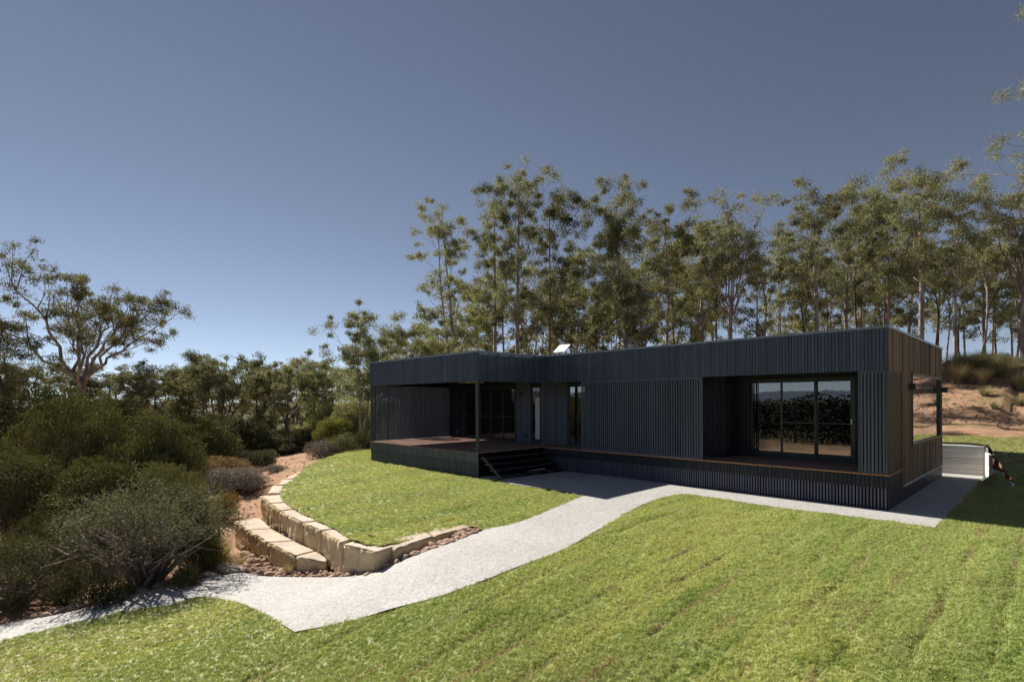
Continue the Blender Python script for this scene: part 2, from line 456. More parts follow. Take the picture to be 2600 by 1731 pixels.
def bark(name, dark, light):
    m, nt, b = mat(name)
    n = noise_n(nt, coords(nt, True, (3, 3, .8)), 1.5, 5, .65)
    c = ramp(nt, n, [(.35, dark), (.62, light)])
    nt.links.new(c, b.inputs['Base Color']); b.inputs['Roughness'].default_value = .8
    b.inputs['Specular IOR Level'].default_value = .2
    return m
M['bark'] = bark('pale_gum_bark', (.17, .125, .105), (.42, .36, .33))
M['bark_dark'] = bark('dark_gum_bark', (.055, .042, .034), (.19, .15, .125))
M['twig'] = bark('grey_brown_twig', (.12, .09, .07), (.32, .25, .205))
M['leaf'] = leafmat('gum_leaves', (.054, .064, .038), (.300, .302, .190), .28)
M['leaf_olive'] = leafmat('olive_gum_leaves', (.064, .076, .038), (.312, .312, .178), .30)
M['leaf_dark'] = leafmat('dark_gum_leaves', (.038, .042, .024), (.190, .182, .100), .28)
M['leaf_tea'] = leafmat('tea_tree_leaves', (.020, .024, .011), (.105, .104, .045), .15)
M['leaf_tea_light'] = leafmat('light_tea_tree_leaves', (.028, .032, .014), (.150, .146, .062), .15)
M['leaf_grey'] = leafmat('grey_green_leaves', (.050, .054, .034), (.180, .180, .112), .18)
M['leaf_bright'] = leafmat('yellow_green_leaves', (.070, .082, .020), (.190, .185, .060), .35)
M['leaf_rust'] = leafmat('rusty_orange_leaves', (.085, .065, .028), (.210, .155, .070), .25, (1.3, 1.1, .7))
M['leaf_dead'] = leafmat('dead_grey_twigs', (.13, .105, .085), (.27, .225, .185), .15, (1, 1, .9))
M['straw'] = leafmat('straw_tussock', (.20, .165, .095), (.40, .335, .205), .35, (1.2, 1.1, .8))
M['tussock_green'] = leafmat('green_tussock', (.13, .135, .075), (.31, .29, .17), .35, (1.2, 1.1, .8))
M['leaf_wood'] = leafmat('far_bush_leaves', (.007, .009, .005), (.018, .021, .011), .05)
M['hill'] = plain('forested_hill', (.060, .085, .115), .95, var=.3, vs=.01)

# ------------------------------------------------------------------ ground, lawns, paths
def in_poly(pts, poly):
    x, y = pts[:, 0], pts[:, 1]; ins = np.zeros(len(pts), bool)
    n = len(poly)
    for i in range(n):
        x0, y0 = poly[i]; x1, y1 = poly[(i + 1) % n]
        c = ((y0 > y) != (y1 > y))
        with np.errstate(divide='ignore', invalid='ignore'):
            xi = (x1 - x0) * (y - y0) / (y1 - y0) + x0
        ins ^= c & (x < xi)
    return ins
def densify(poly, step):
    out = []
    for i in range(len(poly)):
        a = np.array(poly[i]); b = np.array(poly[(i + 1) % len(poly)])
        n = max(1, int(np.linalg.norm(b - a) / step))
        for k in range(n): out.append(tuple(a + (b - a) * k / n))
    return out
def smooth_chain(pts, n=4):
    """Catmull-Rom through the points"""
    P = [np.array(p, float) for p in pts]; P = [2 * P[0] - P[1]] + P + [2 * P[-1] - P[-2]]
    out = []
    for i in range(1, len(P) - 2):
        for k in range(n):
            t = k / n
            out.append(.5 * (2 * P[i] + (P[i + 1] - P[i - 1]) * t + (2 * P[i - 1] - 5 * P[i] + 4 * P[i + 1] - P[i + 2]) * t * t
                             + (3 * P[i] - P[i - 1] - 3 * P[i + 1] + P[i + 2]) * t ** 3))
    out.append(P[-2]); return [tuple(p) for p in out]
def ragged(poly, amt=.035):
    return [(x + amt * (noise.noise((x * 5, y * 5, 2)) + .6 * noise.noise((x * 17, y * 17, 5))), y + amt * (noise.noise((x * 5, y * 5, 7)) + .6 * noise.noise((x * 17, y * 17, 11)))) for x, y in poly]
def sheet(poly, inner, zfn, holes=(), zoff=0.0):
    """triangulated sheet inside poly with the interior points 'inner'"""
    allp = list(poly); edges = [(i, (i + 1) % len(poly)) for i in range(len(poly))]
    for h in holes:
        b = len(allp); allp += list(h); edges += [(b + i, b + (i + 1) % len(h)) for i in range(len(h))]
    inner = inner[in_poly(inner, poly)]
    for h in holes: inner = inner[~in_poly(inner, h)]
    allp += [tuple(p) for p in inner]
    v, e, f, *_ = delaunay_2d_cdt([Vector(p) for p in allp], edges, [], 0, 1e-5)
    V = np.array([(p.x, p.y) for p in v]); F = np.array([q for q in f if len(q) == 3])
    cen = V[F].mean(axis=1); k = in_poly(cen, poly)
    for h in holes: k &= ~in_poly(cen, h)
    F = F[k]
    A = V[F]; cr = (A[:, 1, 0] - A[:, 0, 0]) * (A[:, 2, 1] - A[:, 0, 1]) - (A[:, 1, 1] - A[:, 0, 1]) * (A[:, 2, 0] - A[:, 0, 0])
    F[cr < 0] = F[cr < 0][:, ::-1]
    Z = zfn(V) + zoff
    return np.c_[V, Z], F
rngn = np.random.default_rng(7)
def grid(x0, x1, y0, y1, s, jit=.3):
    X, Y = np.meshgrid(np.arange(x0, x1, s), np.arange(y0, y1, s))
    P = np.c_[X.ravel(), Y.ravel()]
    return P + rngn.uniform(-jit * s, jit * s, P.shape)

def gp(lst):
    return [tuple(ground_px(a, b)[:2]) for a, b in lst]
path_right = [(1, -1.25), (-.6, -1.28), (-2.1, -1.38)] + gp([(1811, 1264), (1722, 1256), (1634, 1281), (1546, 1330), (1435, 1393), (1325, 1435),
        (1214, 1479), (1104, 1518), (994, 1546), (883, 1579), (748, 1605)])
path_right2 = gp([(748, 1605), (684, 1568), (618, 1535), (552, 1521), (500, 1517), (442, 1535), (331, 1551), (221, 1577), (110, 1601), (0, 1630), (-250, 1700)])
path_left = gp([(1214, 1213), (1270, 1218), (1298, 1229), (1397, 1243), (1483, 1259)])
path_left[0] = (-10.72, -3.3)
path_left2 = gp([(1483, 1259), (1325, 1323), (1231, 1345), (1159, 1374), (1049, 1413), (994, 1435), (960, 1452), (905, 1463), (773, 1466), (662, 1463),
        (618, 1455), (552, 1463), (442, 1485), (331, 1512), (166, 1557), (0, 1586), (-250, 1655)])
PR = smooth_chain(path_right)[:-1] + smooth_chain(path_right2)
PL = smooth_chain(path_left, 2)[:-1] + smooth_chain(path_left2)
path_poly = densify([(1.0, -1.25)] + PR[1:] + PL[::-1] + [(-10.72, -1.6), (-10.72, .0), (-10.72, .3), (-.3, .3), (-.3, 8.75), (.95, 8.75), (1.0, 7.2)], .35)

CON = sheet(path_poly, grid(-14, 2, -16, 9, .4), lambda V: zlow(V) * (1 - ((V[:, 0] > -.5) & (V[:, 1] > 2)) * 1.0) , zoff=.012)
meshobj('path', arr_mesh('path', *CON), M['concrete'], smooth=True)['kind'] = 'structure'
def joint(name, pts):
    """sealed joint between two pours, a strip 12 mm wide"""
    P = np.array(densify(pts, .3)[:-1] + [pts[-1]])[:, :2]
    keep = []
    for i in range(len(P) - 1 if len(pts) > 1 else 0): keep.append(P[i])
    P = np.array(pts); v = []; f = []
    k = 0
    for a, b in zip(P[:-1], P[1:]):
        n = max(2, int(np.linalg.norm(b - a) / .3)); d = (b - a) / np.linalg.norm(b - a); q = np.array([-d[1], d[0]]) * .006
        for i in range(n + 1):
            c = a + (b - a) * i / n
            for s in (q, -q):
                xy = c + s; v.append((xy[0], xy[1], zl(*xy) + .017))
            if i: f.append((k - 2, k - 1, k + 1, k))
            k += 2
    o = meshobj(name, arr_mesh(name, v, f), M['joint']); o['kind'] = 'structure'
joint('path_joint', [(1.0, -1.25), (-4.6, -1.32), (-9.2, -1.45)])
joint('path_joint', [(-9.2, -1.45), (-9.2, -3.9)])
joint('path_joint', [(-10.7, -.6), (-9.2, -1.45)])

# turf: undulation of the rolls
def seam_on(x, y):
    k = noise.noise((round(x / .57) * 3.1, y * .55, 5)) + .6 * noise.noise((round(x / .57) * 1.7, y * 2.1, 8))
    return max(0., min(1., .30 + 2.2 * k))
def turf_z(V, base):
    z = base.copy()
    for i, (x, y) in enumerate(V):
        if -7.2 < x < 3.4 and y < 0 or x < -5 and y > -10:
            d = abs(x - round(x / .57) * .57 - .03 * math.sin(y * 3.1 + round(x / .57)))
            if d < .06: z[i] -= .07 * seam_on(x, y) * (1 - d / .06)
        z[i] += .024 * noise.noise((x * 1.7, y * .9, 3)) + .020 * noise.noise((x * 4.2, y * 2.4, 9))
    return z + .006
def dens_fn(V):
    s = np.empty(len(V))
    for i, (x, y) in enumerate(V[:, :2]):
        w = abs(((x + .10 * noise.noise((x * .8, y * .8, 1))) / .57) % 1 - .5) * 2      # 1 at a seam
        k = noise.noise((x * .9, y * .55, 5)) + .6 * noise.noise((x * 2.5, y * 2.5, 8))
        seam = max(0, (w - .84) / .16) * min(1, 1.3 * seam_on(x, y))
        thin = max(0, noise.noise((x * 1.9, y * 1.4, 12)) - .25) * 1.1
        s[i] = max(.12, 1 - .95 * seam - thin)
    return s

main_poly = densify(PR[0:1] + PR[1:] + [(-9.5, -19), (-9, -24), (12, -24), (12, 6.0), (7, 6.0), (1.75, 5.9), (1.32, 6.8), (1.0, 6.9), (1.0, 3.0)], .12)
main_poly = ragged(main_poly)
near = grid(-7, 3.2, -14.8, -1, .13)
def seam_pts(x0, x1, y0, y1):
    P = []
    for k in range(math.ceil(x0 / .57), math.floor(x1 / .57) + 1):
        for y in np.arange(y0, y1, .14):
            for o in (-.055, 0, .055): P.append((k * .57 + o + .03 * math.sin(y * 3.1 + k), y))
    return np.array(P)
near = np.vstack([near, seam_pts(-7, 3, -14.5, -1.4)])
mid = np.vstack([grid(3.2, 12, -14, 6, .45), grid(-12, -7, -20, -6, .25), grid(-12, 12, -24, -14.8, .6), grid(1, 3.2, -1, 6, .3)])
V, F = sheet(main_poly, np.vstack([near, mid]), lambda V: turf_z(V, zlow(V)))
MAIN = (V, F)
meshobj('lawn', arr_mesh('lawn', V, F), M['turf'], smooth=True)['kind'] = 'structure'
ter_edge = [onz(a, b, -.15)[:2] for a, b in [(1235, 1342), (1176, 1328), (1075, 1350), (975, 1374), (907, 1362), (865, 1341), (823, 1321), (785, 1304), (759, 1290), (744, 1280), (731, 1268),
            (724, 1256), (731, 1236), (751, 1226), (772, 1205), (785, 1193), (823, 1173), (884, 1151), (938, 1139)]]
ter_edge = [np.array([-12, -5.]) + (np.array(p) - np.array([-12, -5.])) * 1.035 for p in ter_edge]
ter_edge = smooth_chain([tuple(p) for p in ter_edge], 2)
i0 = next(i for i, p in enumerate(PL) if np.hypot(p[0] - path_left2[0][0], p[1] - path_left2[0][1]) < .05)
i1 = next(i for i, p in enumerate(PL) if np.hypot(p[0] - path_left2[2][0], p[1] - path_left2[2][1]) < .05)
ter_poly = densify(PL[:i1 + 1] + ter_edge[1:] + [(-24, 6), (-18.05, 6), (-18.05, -2.9), (-11.0, -2.9)], .12)
ter_poly = ragged(ter_poly)
TV, TF = sheet(ter_poly, np.vstack([grid(-16, -5, -10, -3, .18), grid(-26, -16, -9, 8, .35)]), lambda V: turf_z(V, zter(V)))
meshobj('terrace_lawn', arr_mesh('terrace_lawn', TV, TF), M['turf'], smooth=True)['kind'] = 'structure'
back_poly = densify([(-.6, 8.885), (1.07, 8.885), (1.25, 7.75), (1.30, 7.5), (1.85, 5.95), (7, 6.02), (12, 6.02), (22, 8), (22, 15.2), (9, 14.9), (5.5, 14.8), (3.8, 13.4), (2.4, 12.4), (1.2, 11.0), (.2, 10.6), (-1, 10.2)], .5)
BV, BF = sheet(back_poly, grid(-4, 22, 6, 15.5, .4), lambda V: turf_z(V, zlow(V)))
meshobj('upper_lawn', arr_mesh('upper_lawn', BV, BF), M['turf_dry'], smooth=True)['kind'] = 'structure'

# bare ground out to the horizon
outer = [(3000 * math.cos(a), 3000 * math.sin(a)) for a in np.linspace(0, 2 * math.pi, 48, endpoint=False)]
rings = []
for r in np.geomspace(1.2, 2500, 110):
    n = int(min(260, max(24, 2 * math.pi * r / max(.35, r * .03))))
    a = np.linspace(0, 2 * math.pi, n, endpoint=False) + rngn.uniform(0, 6)
    rings.append(np.c_[-6 + r * np.cos(a), r * np.sin(a)])
hole = densify([(-18.0, -2.4), (-11.2, -2.4), (-11.2, -.8), (1.06, -.8), (1.06, 8.88), (-18.0, 8.88)], .5)
def ground_z(V):
    z = zlow(V) - .05
    x, y = V[:, 0], V[:, 1]
    k = in_poly(V, [tuple(p) for p in ter_poly])
    z = np.where(k, np.minimum(z, -.35), z)
    km = in_poly(V, main_poly) | in_poly(V, path_poly) | in_poly(V, back_poly)
    z = np.where(km, z - .05, z)
    z = np.where((x > .9) & (x < 2.1 + np.maximum(0, 7.5 - y) * .3) & (y > 5.4) & (y < 8.87), np.minimum(z, -.02 + .0 * x), z)
    for i in range(len(z)):
        if not (k[i] or km[i]) and abs(x[i]) < 80 and abs(y[i]) < 80:
            z[i] += .09 * noise.noise((x[i] * .4, y[i] * .4, 0)) + .035 * noise.noise((x[i] * 1.6, y[i] * 1.6, 4))
    return z
extra = np.vstack([grid(-22, -6, -14, -8, .3), grid(-30, -14, -10, 6, .45), grid(-3, 16, 13.5, 26, .22), grid(.9, 2.8, 5.2, 9.2, .12)])
GV, GF = sheet(outer, np.vstack(rings + [extra]), ground_z, [hole])
meshobj('ground', arr_mesh('ground', GV, GF), M['dirt'], smooth=True)['kind'] = 'structure'

# far hills
def hills(name, a0, a1, dist, hmax, seed):
    n = 140; v = []; f = []
    for i in range(n):
        a = R(a0 + (a1 - a0) * i / (n - 1))
        h = hmax * (.45 + .55 * (noise.noise((i * .045, seed, 0)) * .9 + .3 * noise.noise((i * .17, seed, 3)) + .3))
        h *= math.sin(math.pi * i / (n - 1)) ** .35
        for k, (dr, dz) in enumerate(((0, -30), (250, .45), (520, .8), (760, 1.0), (1000, .8), (1500, -.2))):
            z = -30 if k == 0 else h * dz + 12 * noise.noise((i * .3, k, seed))
            v.append((math.cos(a) * (dist + dr), math.sin(a) * (dist + dr), z))
    for i in range(n - 1):
        for k in range(5):
            b = i * 6 + k; f.append((b, b + 6, b + 7, b + 1))
    meshobj(name, arr_mesh(name, v, f), M['hill'], smooth=True)['kind'] = 'structure'
hills('hills', 175, 345, 2600, 95, 2.0)
# ------------------------------------------------------------------ the house
ZD, ZF, ZT = .828, 3.228, 4.229
XI, YW, XW, YB = -10.751, -3.196, -18.011, 7.85
rnd = random.Random(3)
house = empty('timber_house', (-9, 2, 0))
tag(house, 'single storey black timber house with flat roof, verandah decks and slatted screens', 'house')
# roof and its grey capping
roof = boxes_mesh('roof', [(XW + .03, XI - .002, YW + .03, YB - .03, 4.12, 4.20), (XI + .002, -.03, .03, YB - .03, 4.12, 4.20)], M['cap'], house)
def cap(x0, x1, y0, y1):
    box('roof_capping', x0, x1, y0, y1, ZT - .034, ZT + .022, M['cap'], roof)
cap(XW - .03, XI + .03, YW - .03, YW + .12); cap(XI - .12, XI + .03, YW + .123, -.033)
cap(XI - .12, .03, -.03, .12); cap(-.12, .03, .123, YB + .03); cap(XW - .03, XW + .12, YW + .123, YB + .03)
cap(XW + .123, -.123, YB - .12, YB + .03)
# fascia
fascia = boxes_mesh('fascia', [(XW + .02, XI - .02, YW + .02, YW + .10, ZF + .004, ZT - .02), (XI - .10, XI - .02, YW + .102, .098, ZF + .004, ZT - .02),
        (XI - .018, -.02, .02, .10, ZF + .004, ZT - .02), (XW + .02, XW + .1, YW + .102, YB - .02, ZF + .004, ZT - .02),
        (-.10, -.022, .102, 1.48, ZF + .004, ZT - .02)], M['void'], house)
MOD = .0755
def boards_x(name, x0, x1, y0, y1, z0, z1, mt, par, mod=MOD, gap=.012, jit=.004):
    n = max(1, round((x1 - x0) / mod)); w = (x1 - x0) / n
    for i in range(n):
        d = rnd.choice((0, 0, jit, jit * .5))
        box(name, x0 + i * w + gap / 2, x0 + (i + 1) * w - gap / 2, y0 + d, y1 + d, z0, z1, mt, par)
def boards_y(name, x0, x1, y0, y1, z0, z1, mt, par, mod=MOD, gap=.012, jit=.004):
    n = max(1, round((y1 - y0) / mod)); w = (y1 - y0) / n
    for i in range(n):
        d = rnd.choice((0, 0, jit, jit * .5))
        box(name, x0 - d, x1 - d, y0 + i * w + gap / 2, y0 + (i + 1) * w - gap / 2, z0, z1, mt, par)
boards_x('fascia_board', XW, XI, YW, YW + .018, ZF, ZT - .014, M['paint'], fascia)
boards_y('fascia_board', XI - .018, XI, YW + .022, 0, ZF, ZT - .014, M['paint'], fascia)
boards_x('fascia_board', XI, 0, 0, .018, ZF, ZT - .014, M['paint'], fascia)
# verandah ceilings
boxes_mesh('verandah_ceiling', [(XW + .102, XI - .102, YW + .102, 1.0, 3.50, 3.53), (XI - .1, -.102, .102, 2.1, 3.50, 3.53)], M['paint_dark_shade'], house)

# decks
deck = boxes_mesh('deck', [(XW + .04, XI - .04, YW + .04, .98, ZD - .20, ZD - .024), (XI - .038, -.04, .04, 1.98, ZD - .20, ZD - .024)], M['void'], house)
n = 44
for i in range(n):
    y0 = YW + .03 + i * .0955
    if y0 < 0 - .09 or True:
        box('deck_board', XW + .02, XI - .005 if y0 < -.02 else XI - .005, y0, y0 + .0905, ZD - .022, ZD, M['deckwood'], deck)
for i in range(21):
    y0 = .012 + i * .0955
    if y0 < 2.0: box('deck_board', XI, -.02, y0, y0 + .0905, ZD - .022, ZD, M['deckwood'], deck)
box('deck_nosing', XW - .012, XI + .012, YW - .026, YW + .028, ZD - .026, ZD - .001, M['deckwood'], deck)
box('deck_nosing', XI + .014, .026, -.028, .010, ZD - .027, ZD + .001, M['nosing'], deck)
box('deck_nosing', -.016, .026, .012, 1.5, ZD - .027, ZD + .001, M['nosing'], deck)
ZE = .515
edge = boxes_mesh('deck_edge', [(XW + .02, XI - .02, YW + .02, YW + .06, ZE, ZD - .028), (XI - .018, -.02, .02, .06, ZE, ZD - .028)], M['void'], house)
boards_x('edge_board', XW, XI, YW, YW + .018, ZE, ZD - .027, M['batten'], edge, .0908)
boards_x('edge_board', XI, 0, 0, .018, ZE, ZD - .028, M['paint_dark_shade'], edge, .0908)
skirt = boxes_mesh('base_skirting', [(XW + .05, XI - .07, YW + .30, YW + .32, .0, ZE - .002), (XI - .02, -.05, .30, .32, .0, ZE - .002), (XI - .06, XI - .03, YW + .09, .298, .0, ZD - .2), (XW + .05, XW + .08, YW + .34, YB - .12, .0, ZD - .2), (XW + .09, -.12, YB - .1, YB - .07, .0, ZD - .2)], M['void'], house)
def battens_x(x0, x1, y, z0, z1):
    n = round((x1 - x0) / .0705); w = (x1 - x0) / n
    for i in range(n):
        box('skirting_batten', x0 + (i + .5) * w - .019, x0 + (i + .5) * w + .019, y, y + .018, z0, z1, M['batten'], skirt)
battens_x(XW + .03, XI, YW + .022, .015, ZE - .003)
battens_x(XI + .1, -.02, .022, .045, ZE - .003)
box('corner_trim', -.018, .004, .020, .10, .03, ZD - .03, M['paint_dark_shade'], skirt)
box('bottom_rail', XI, -.02, .055, .085, .012, .05, M['void'], skirt)
box('bottom_rail', XW + .02, XI - .02, YW + .055, YW + .085, .012, .05, M['void'], skirt)
tap = box('garden_tap', -.48, -.455, .0, .020, .17, .30, M['steel'], skirt)
# end wall, charred boards with warm bounced light in their brown
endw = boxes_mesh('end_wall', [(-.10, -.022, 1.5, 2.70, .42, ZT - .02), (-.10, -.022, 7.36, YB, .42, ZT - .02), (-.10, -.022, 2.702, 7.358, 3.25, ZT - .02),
        (-.10, -.022, 2.702, 7.358, .42, 1.35), (-.10, -.004, .10, YB - .01, .012, .40), (-.10, -.004, .102, 1.49, .402, ZD - .03)], M['paint_dark_shade'], house)
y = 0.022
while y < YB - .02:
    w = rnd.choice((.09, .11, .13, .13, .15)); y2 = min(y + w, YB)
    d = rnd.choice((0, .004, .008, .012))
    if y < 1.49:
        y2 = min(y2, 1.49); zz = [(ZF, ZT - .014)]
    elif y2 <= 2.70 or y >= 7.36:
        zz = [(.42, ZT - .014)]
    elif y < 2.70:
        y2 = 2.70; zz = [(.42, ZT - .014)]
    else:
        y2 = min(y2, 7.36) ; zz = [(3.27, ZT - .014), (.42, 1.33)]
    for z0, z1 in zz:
        box('cladding_board', -.020 - d * .3, .012 - d, y + .003, y2 - .003, z0, z1, M['char_bounce'], endw)
    y = y2
box('sill_board', -.02, .05, 1.62, YB + .02, .385, .418, M['sleeper'], endw)
box('corner_post', -.02, .02, 1.495, 1.55, .42, ZF - .004, M['char_bounce'], endw)
# picture window in the end wall
pw = boxes_mesh('picture_window', [(-.09, .035, 2.70, 2.76, 1.34, 3.24), (-.09, .035, 7.30, 7.36, 1.34, 3.24), (-.09, .035, 2.762, 7.298, 3.18, 3.24), (-.09, .035, 2.762, 7.298, 1.34, 1.39)], M['frame'], house)
box('glass_pane', -.030, -.022, 2.762, 7.298, 1.392, 3.178, M['glass_end'], pw)
box('head_flashing', -.02, .055, 2.66, 7.40, 3.243, 3.268, M['char_bounce'], pw)
box('sill_flashing', -.02, .060, 2.66, 7.40, 1.31, 1.338, M['char_bounce'], pw)
# walls behind the verandahs
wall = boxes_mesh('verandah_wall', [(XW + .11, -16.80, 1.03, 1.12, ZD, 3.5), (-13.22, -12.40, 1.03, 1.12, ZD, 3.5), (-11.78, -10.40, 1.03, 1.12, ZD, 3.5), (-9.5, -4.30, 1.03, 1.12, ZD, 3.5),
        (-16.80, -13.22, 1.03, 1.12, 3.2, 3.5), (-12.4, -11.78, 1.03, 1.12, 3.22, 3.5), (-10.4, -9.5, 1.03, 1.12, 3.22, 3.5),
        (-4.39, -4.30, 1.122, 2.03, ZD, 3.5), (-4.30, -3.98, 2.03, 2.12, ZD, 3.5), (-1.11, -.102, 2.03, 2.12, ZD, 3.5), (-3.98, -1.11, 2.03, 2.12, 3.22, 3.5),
        (-4.30, -4.21, 2.122, YB - .1, ZD, 3.5)], M['paint_dark_shade'], house)
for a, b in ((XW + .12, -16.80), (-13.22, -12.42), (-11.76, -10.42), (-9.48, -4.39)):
    boards_x('cladding_board', a, b, 1.005, 1.028, ZD + .005, 3.49, M['batten'] if a > -14 and a < -10 else M['paint_dark_shade'], wall, .115 if a < -9 else .135, .008)
boards_y('cladding_board', -4.298, -4.278, 1.03, 2.01, ZD + .005, 3.49, M['paint_dark_shade'], wall, .135, .008)
boards_x('cladding_board', -4.27, -3.985, 2.005, 2.028, ZD + .005, 3.49, M['paint_dark_shade'], wall, .135, .008)
boards_x('cladding_board', -1.105, -.11, 2.005, 2.028, ZD + .005, 3.49, M['paint_dark_shade'], wall, .135, .008)
# rooms
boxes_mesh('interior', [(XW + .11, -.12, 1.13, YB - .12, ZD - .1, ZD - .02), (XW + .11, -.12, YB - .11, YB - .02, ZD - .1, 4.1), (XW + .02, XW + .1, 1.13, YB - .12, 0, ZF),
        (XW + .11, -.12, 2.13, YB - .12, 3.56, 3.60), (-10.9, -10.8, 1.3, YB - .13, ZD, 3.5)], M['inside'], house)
# sliding doors on the main verandah
sd = boxes_mesh('sliding_door', [(-3.98, -1.11, 2.00, 2.08, 3.13, 3.20), (-3.98, -1.11, 2.00, 2.09, ZD + .004, ZD + .05), (-3.98, -3.92, 2.0, 2.08, ZD + .052, 3.128), (-1.17, -1.11, 2.0, 2.08, ZD + .052, 3.128)], M['frame'], house)
def leaf(x0, x1, y, par, gl, z0=ZD + .055, z1=3.125, bar=1.89, st=.06):
    lf = boxes_mesh('door_leaf', [(x0, x0 + st, y, y + .035, z0, z1), (x1 - st, x1, y, y + .035, z0, z1), (x0 + st, x1 - st, y, y + .035, z0, z0 + .10), (x0 + st, x1 - st, y, y + .035, z1 - .06, z1)], M['frame'], par)
    if bar: box('mid_rail', x0 + st, x1 - st, y - .004, y + .030, bar - .012, bar + .012, M['steel'], lf)
    box('glass_pane', x0 + st, x1 - st, y + .012, y + .018, z0 + .10, z1 - .06, gl, lf)
    return lf
leaf(-3.90, -2.96, 2.045, sd, M['glass'], bar=None)
l2 = leaf(-3.02, -2.06, 2.006, sd, M['glass']); l3 = leaf(-2.09, -1.175, 2.045, sd, M['glass'])
box('door_handle', -1.22, -1.195, 2.02, 2.045, 1.88, 2.02, M['chrome'], l3)
# sliding doors on the wing deck
sw = boxes_mesh('sliding_door', [(-16.80, -13.22, 1.0, 1.08, 3.12, 3.20), (-16.80, -13.22, 1.0, 1.09, ZD + .004, ZD + .05), (-16.80, -16.74, 1.0, 1.08, ZD + .052, 3.118), (-13.28, -13.22, .985, 1.08, ZD + .052, 3.118)], M['frame'], house)
for i, (a, b) in enumerate(((-16.74, -15.56), (-15.60, -14.86), (-14.90, -14.06), (-14.10, -13.285))):
    lf = leaf(a, b, 1.045 if i % 2 == 0 else 1.006, sw, M['glass_clear'], z1=3.115)
    if i == 1: box('door_handle', b - .05, b - .03, .985, 1.004, 1.8, 1.98, M['steel'], lf)
# narrow hinged doors
for x0, x1 in ((-12.40, -11.78), (-10.40, -9.50)):
    d = boxes_mesh('hinged_door', [(x0, x0 + .05, 1.0, 1.09, ZD + .004, 3.21), (x1 - .05, x1, 1.0, 1.09, ZD + .004, 3.21), (x0 + .05, x1 - .05, 1.0, 1.09, 3.16, 3.21), (x0 + .05, x1 - .05, 1.0, 1.09, ZD + .004, ZD + .03)], M['steel'], house)
    lf = leaf(x0 + .055, x1 - .055, 1.03, d, M['glass'] if x0 > -11 else M['glass_clear'], ZD + .035, 3.155, 1.9, .05)
    if x0 > -11:
        box('door_handle', x0 - .01, x0 + .015, .955, .998, 1.83, 2.0, M['frame'], d)
    else:
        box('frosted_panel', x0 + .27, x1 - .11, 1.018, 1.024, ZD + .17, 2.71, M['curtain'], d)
# posts
for x, yy in ((XI - .09, YW + .06), (XW + .08, YW + .06), (XI - .045, .055)):
    box('verandah_post', x - .045, x + .045, yy - .045, yy + .045, ZD + .001, 3.5 if yy > -3 else ZF + .25, M['steel'], house, .004)
# slatted screens
def screen(horizontal, a0, a1, c, z0, z1, mod, w, mt, thick=.03):
    f = []
    if horizontal:
        f = [(a0, a1, c, c + thick + .006, z1 - .035, z1), (a0, a1, c, c + thick + .006, z0, z0 + .04), (a0, a0 + .03, c, c + thick + .006, z0 + .04, z1 - .035), (a1 - .03, a1, c, c + thick + .006, z0 + .04, z1 - .035)]
    else:
        f = [(c - thick - .006, c, a0, a1, z1 - .035, z1), (c - thick - .006, c, a0, a1, z0, z0 + .04), (c - thick - .006, c, a0, a0 + .03, z0 + .04, z1 - .035), (c - thick - .006, c, a1 - .03, a1, z0 + .04, z1 - .035)]
    s = boxes_mesh('slat_screen', f, mt, house)
    b0, b1 = a0 + .03, a1 - .03; n = round((b1 - b0) / mod); m_ = (b1 - b0) / n
    for i in range(n):
        q = b0 + (i + .5) * m_
        if horizontal: box('screen_slat', q - w / 2, q + w / 2, c + .003, c + .003 + thick, z0 + .041, z1 - .036, mt, s)
        else: box('screen_slat', c - .003 - thick, c - .003, q - w / 2, q + w / 2, z0 + .041, z1 - .036, mt, s)
    return s
screen(True, -8.92, -4.46, .004, ZD + .006, ZF - .006, .083, .043, M['batten'], .018)
screen(True, -.585, -.012, .004, ZD + .012, ZF - .006, .075, .045, M['batten'], .018)
screen(False, .048, 1.485, -.002, ZD + .012, ZF - .006, .075, .046, M['bounce_brown_slat'])
screen(False, YW + .125, 1.0, XW + .17, ZD + .03, ZF + .02, .0885, .047, M['batten'], .064)
# stairs
stairs = boxes_mesh('stairs', [(XI + .01, XI + .03, -3.12, -.12, .12, ZD - .06)] + [(XI + .03 + i * .255, XI + .05 + i * .255, -3.06, -.12, .46 - i * .172 - (.0 if i < 2 else .0), .62 - i * .172) for i in range(3)], M['void'], house)
for i in range(4):
    z = .66 - i * .172; x0 = XI + .01 + i * .255
    box('tread', x0, x0 + .315, -3.13, -.10, z - .035, z, M['tread'], stairs)
def stringer(y, mt):
    v = []; f = []
    # zigzag bar between the treads
    for i in range(4):
        z = .62 - i * .172; x0 = XI + .03 + i * .255
        v += [(x0 + .0, y, z), (x0 + .28, y, z), (x0 + .28, y, z - .012), (x0, y, z - .012)]
    bm = bmesh.new()
    def bar(p, q, w, t):
        p, q = Vector(p), Vector(q); d = (q - p).normalized(); s = Vector((0, 1, 0)); u = d.cross(s)
        vs = [bm.verts.new(c + s * a * t + u * b * w) for c in (p, q) for a, b in ((-1, -1), (1, -1), (1, 1), (-1, 1))]
        for a in ((0, 1, 2, 3), (7, 6, 5, 4), (0, 4, 5, 1), (1, 5, 6, 2), (2, 6, 7, 3), (3, 7, 4, 0)): bm.faces.new([vs[k] for k in a])
    bar((XI + .12, y, .70), (XI + 1.10, y, .015), .025, .02)
    for i in range(4):
        z = .615 - i * .172; x0 = XI + .02 + i * .255
        bar((x0 + .02, y, z), (x0 + .27, y, z), .008, .022)
        bar((x0 + .24, y, z - .01), (x0 + .14, y, z - .10), .007, .015)
    me = bpy.data.meshes.new('stringer'); bm.to_mesh(me); bm.free()
    meshobj('stringer', me, mt, stairs)
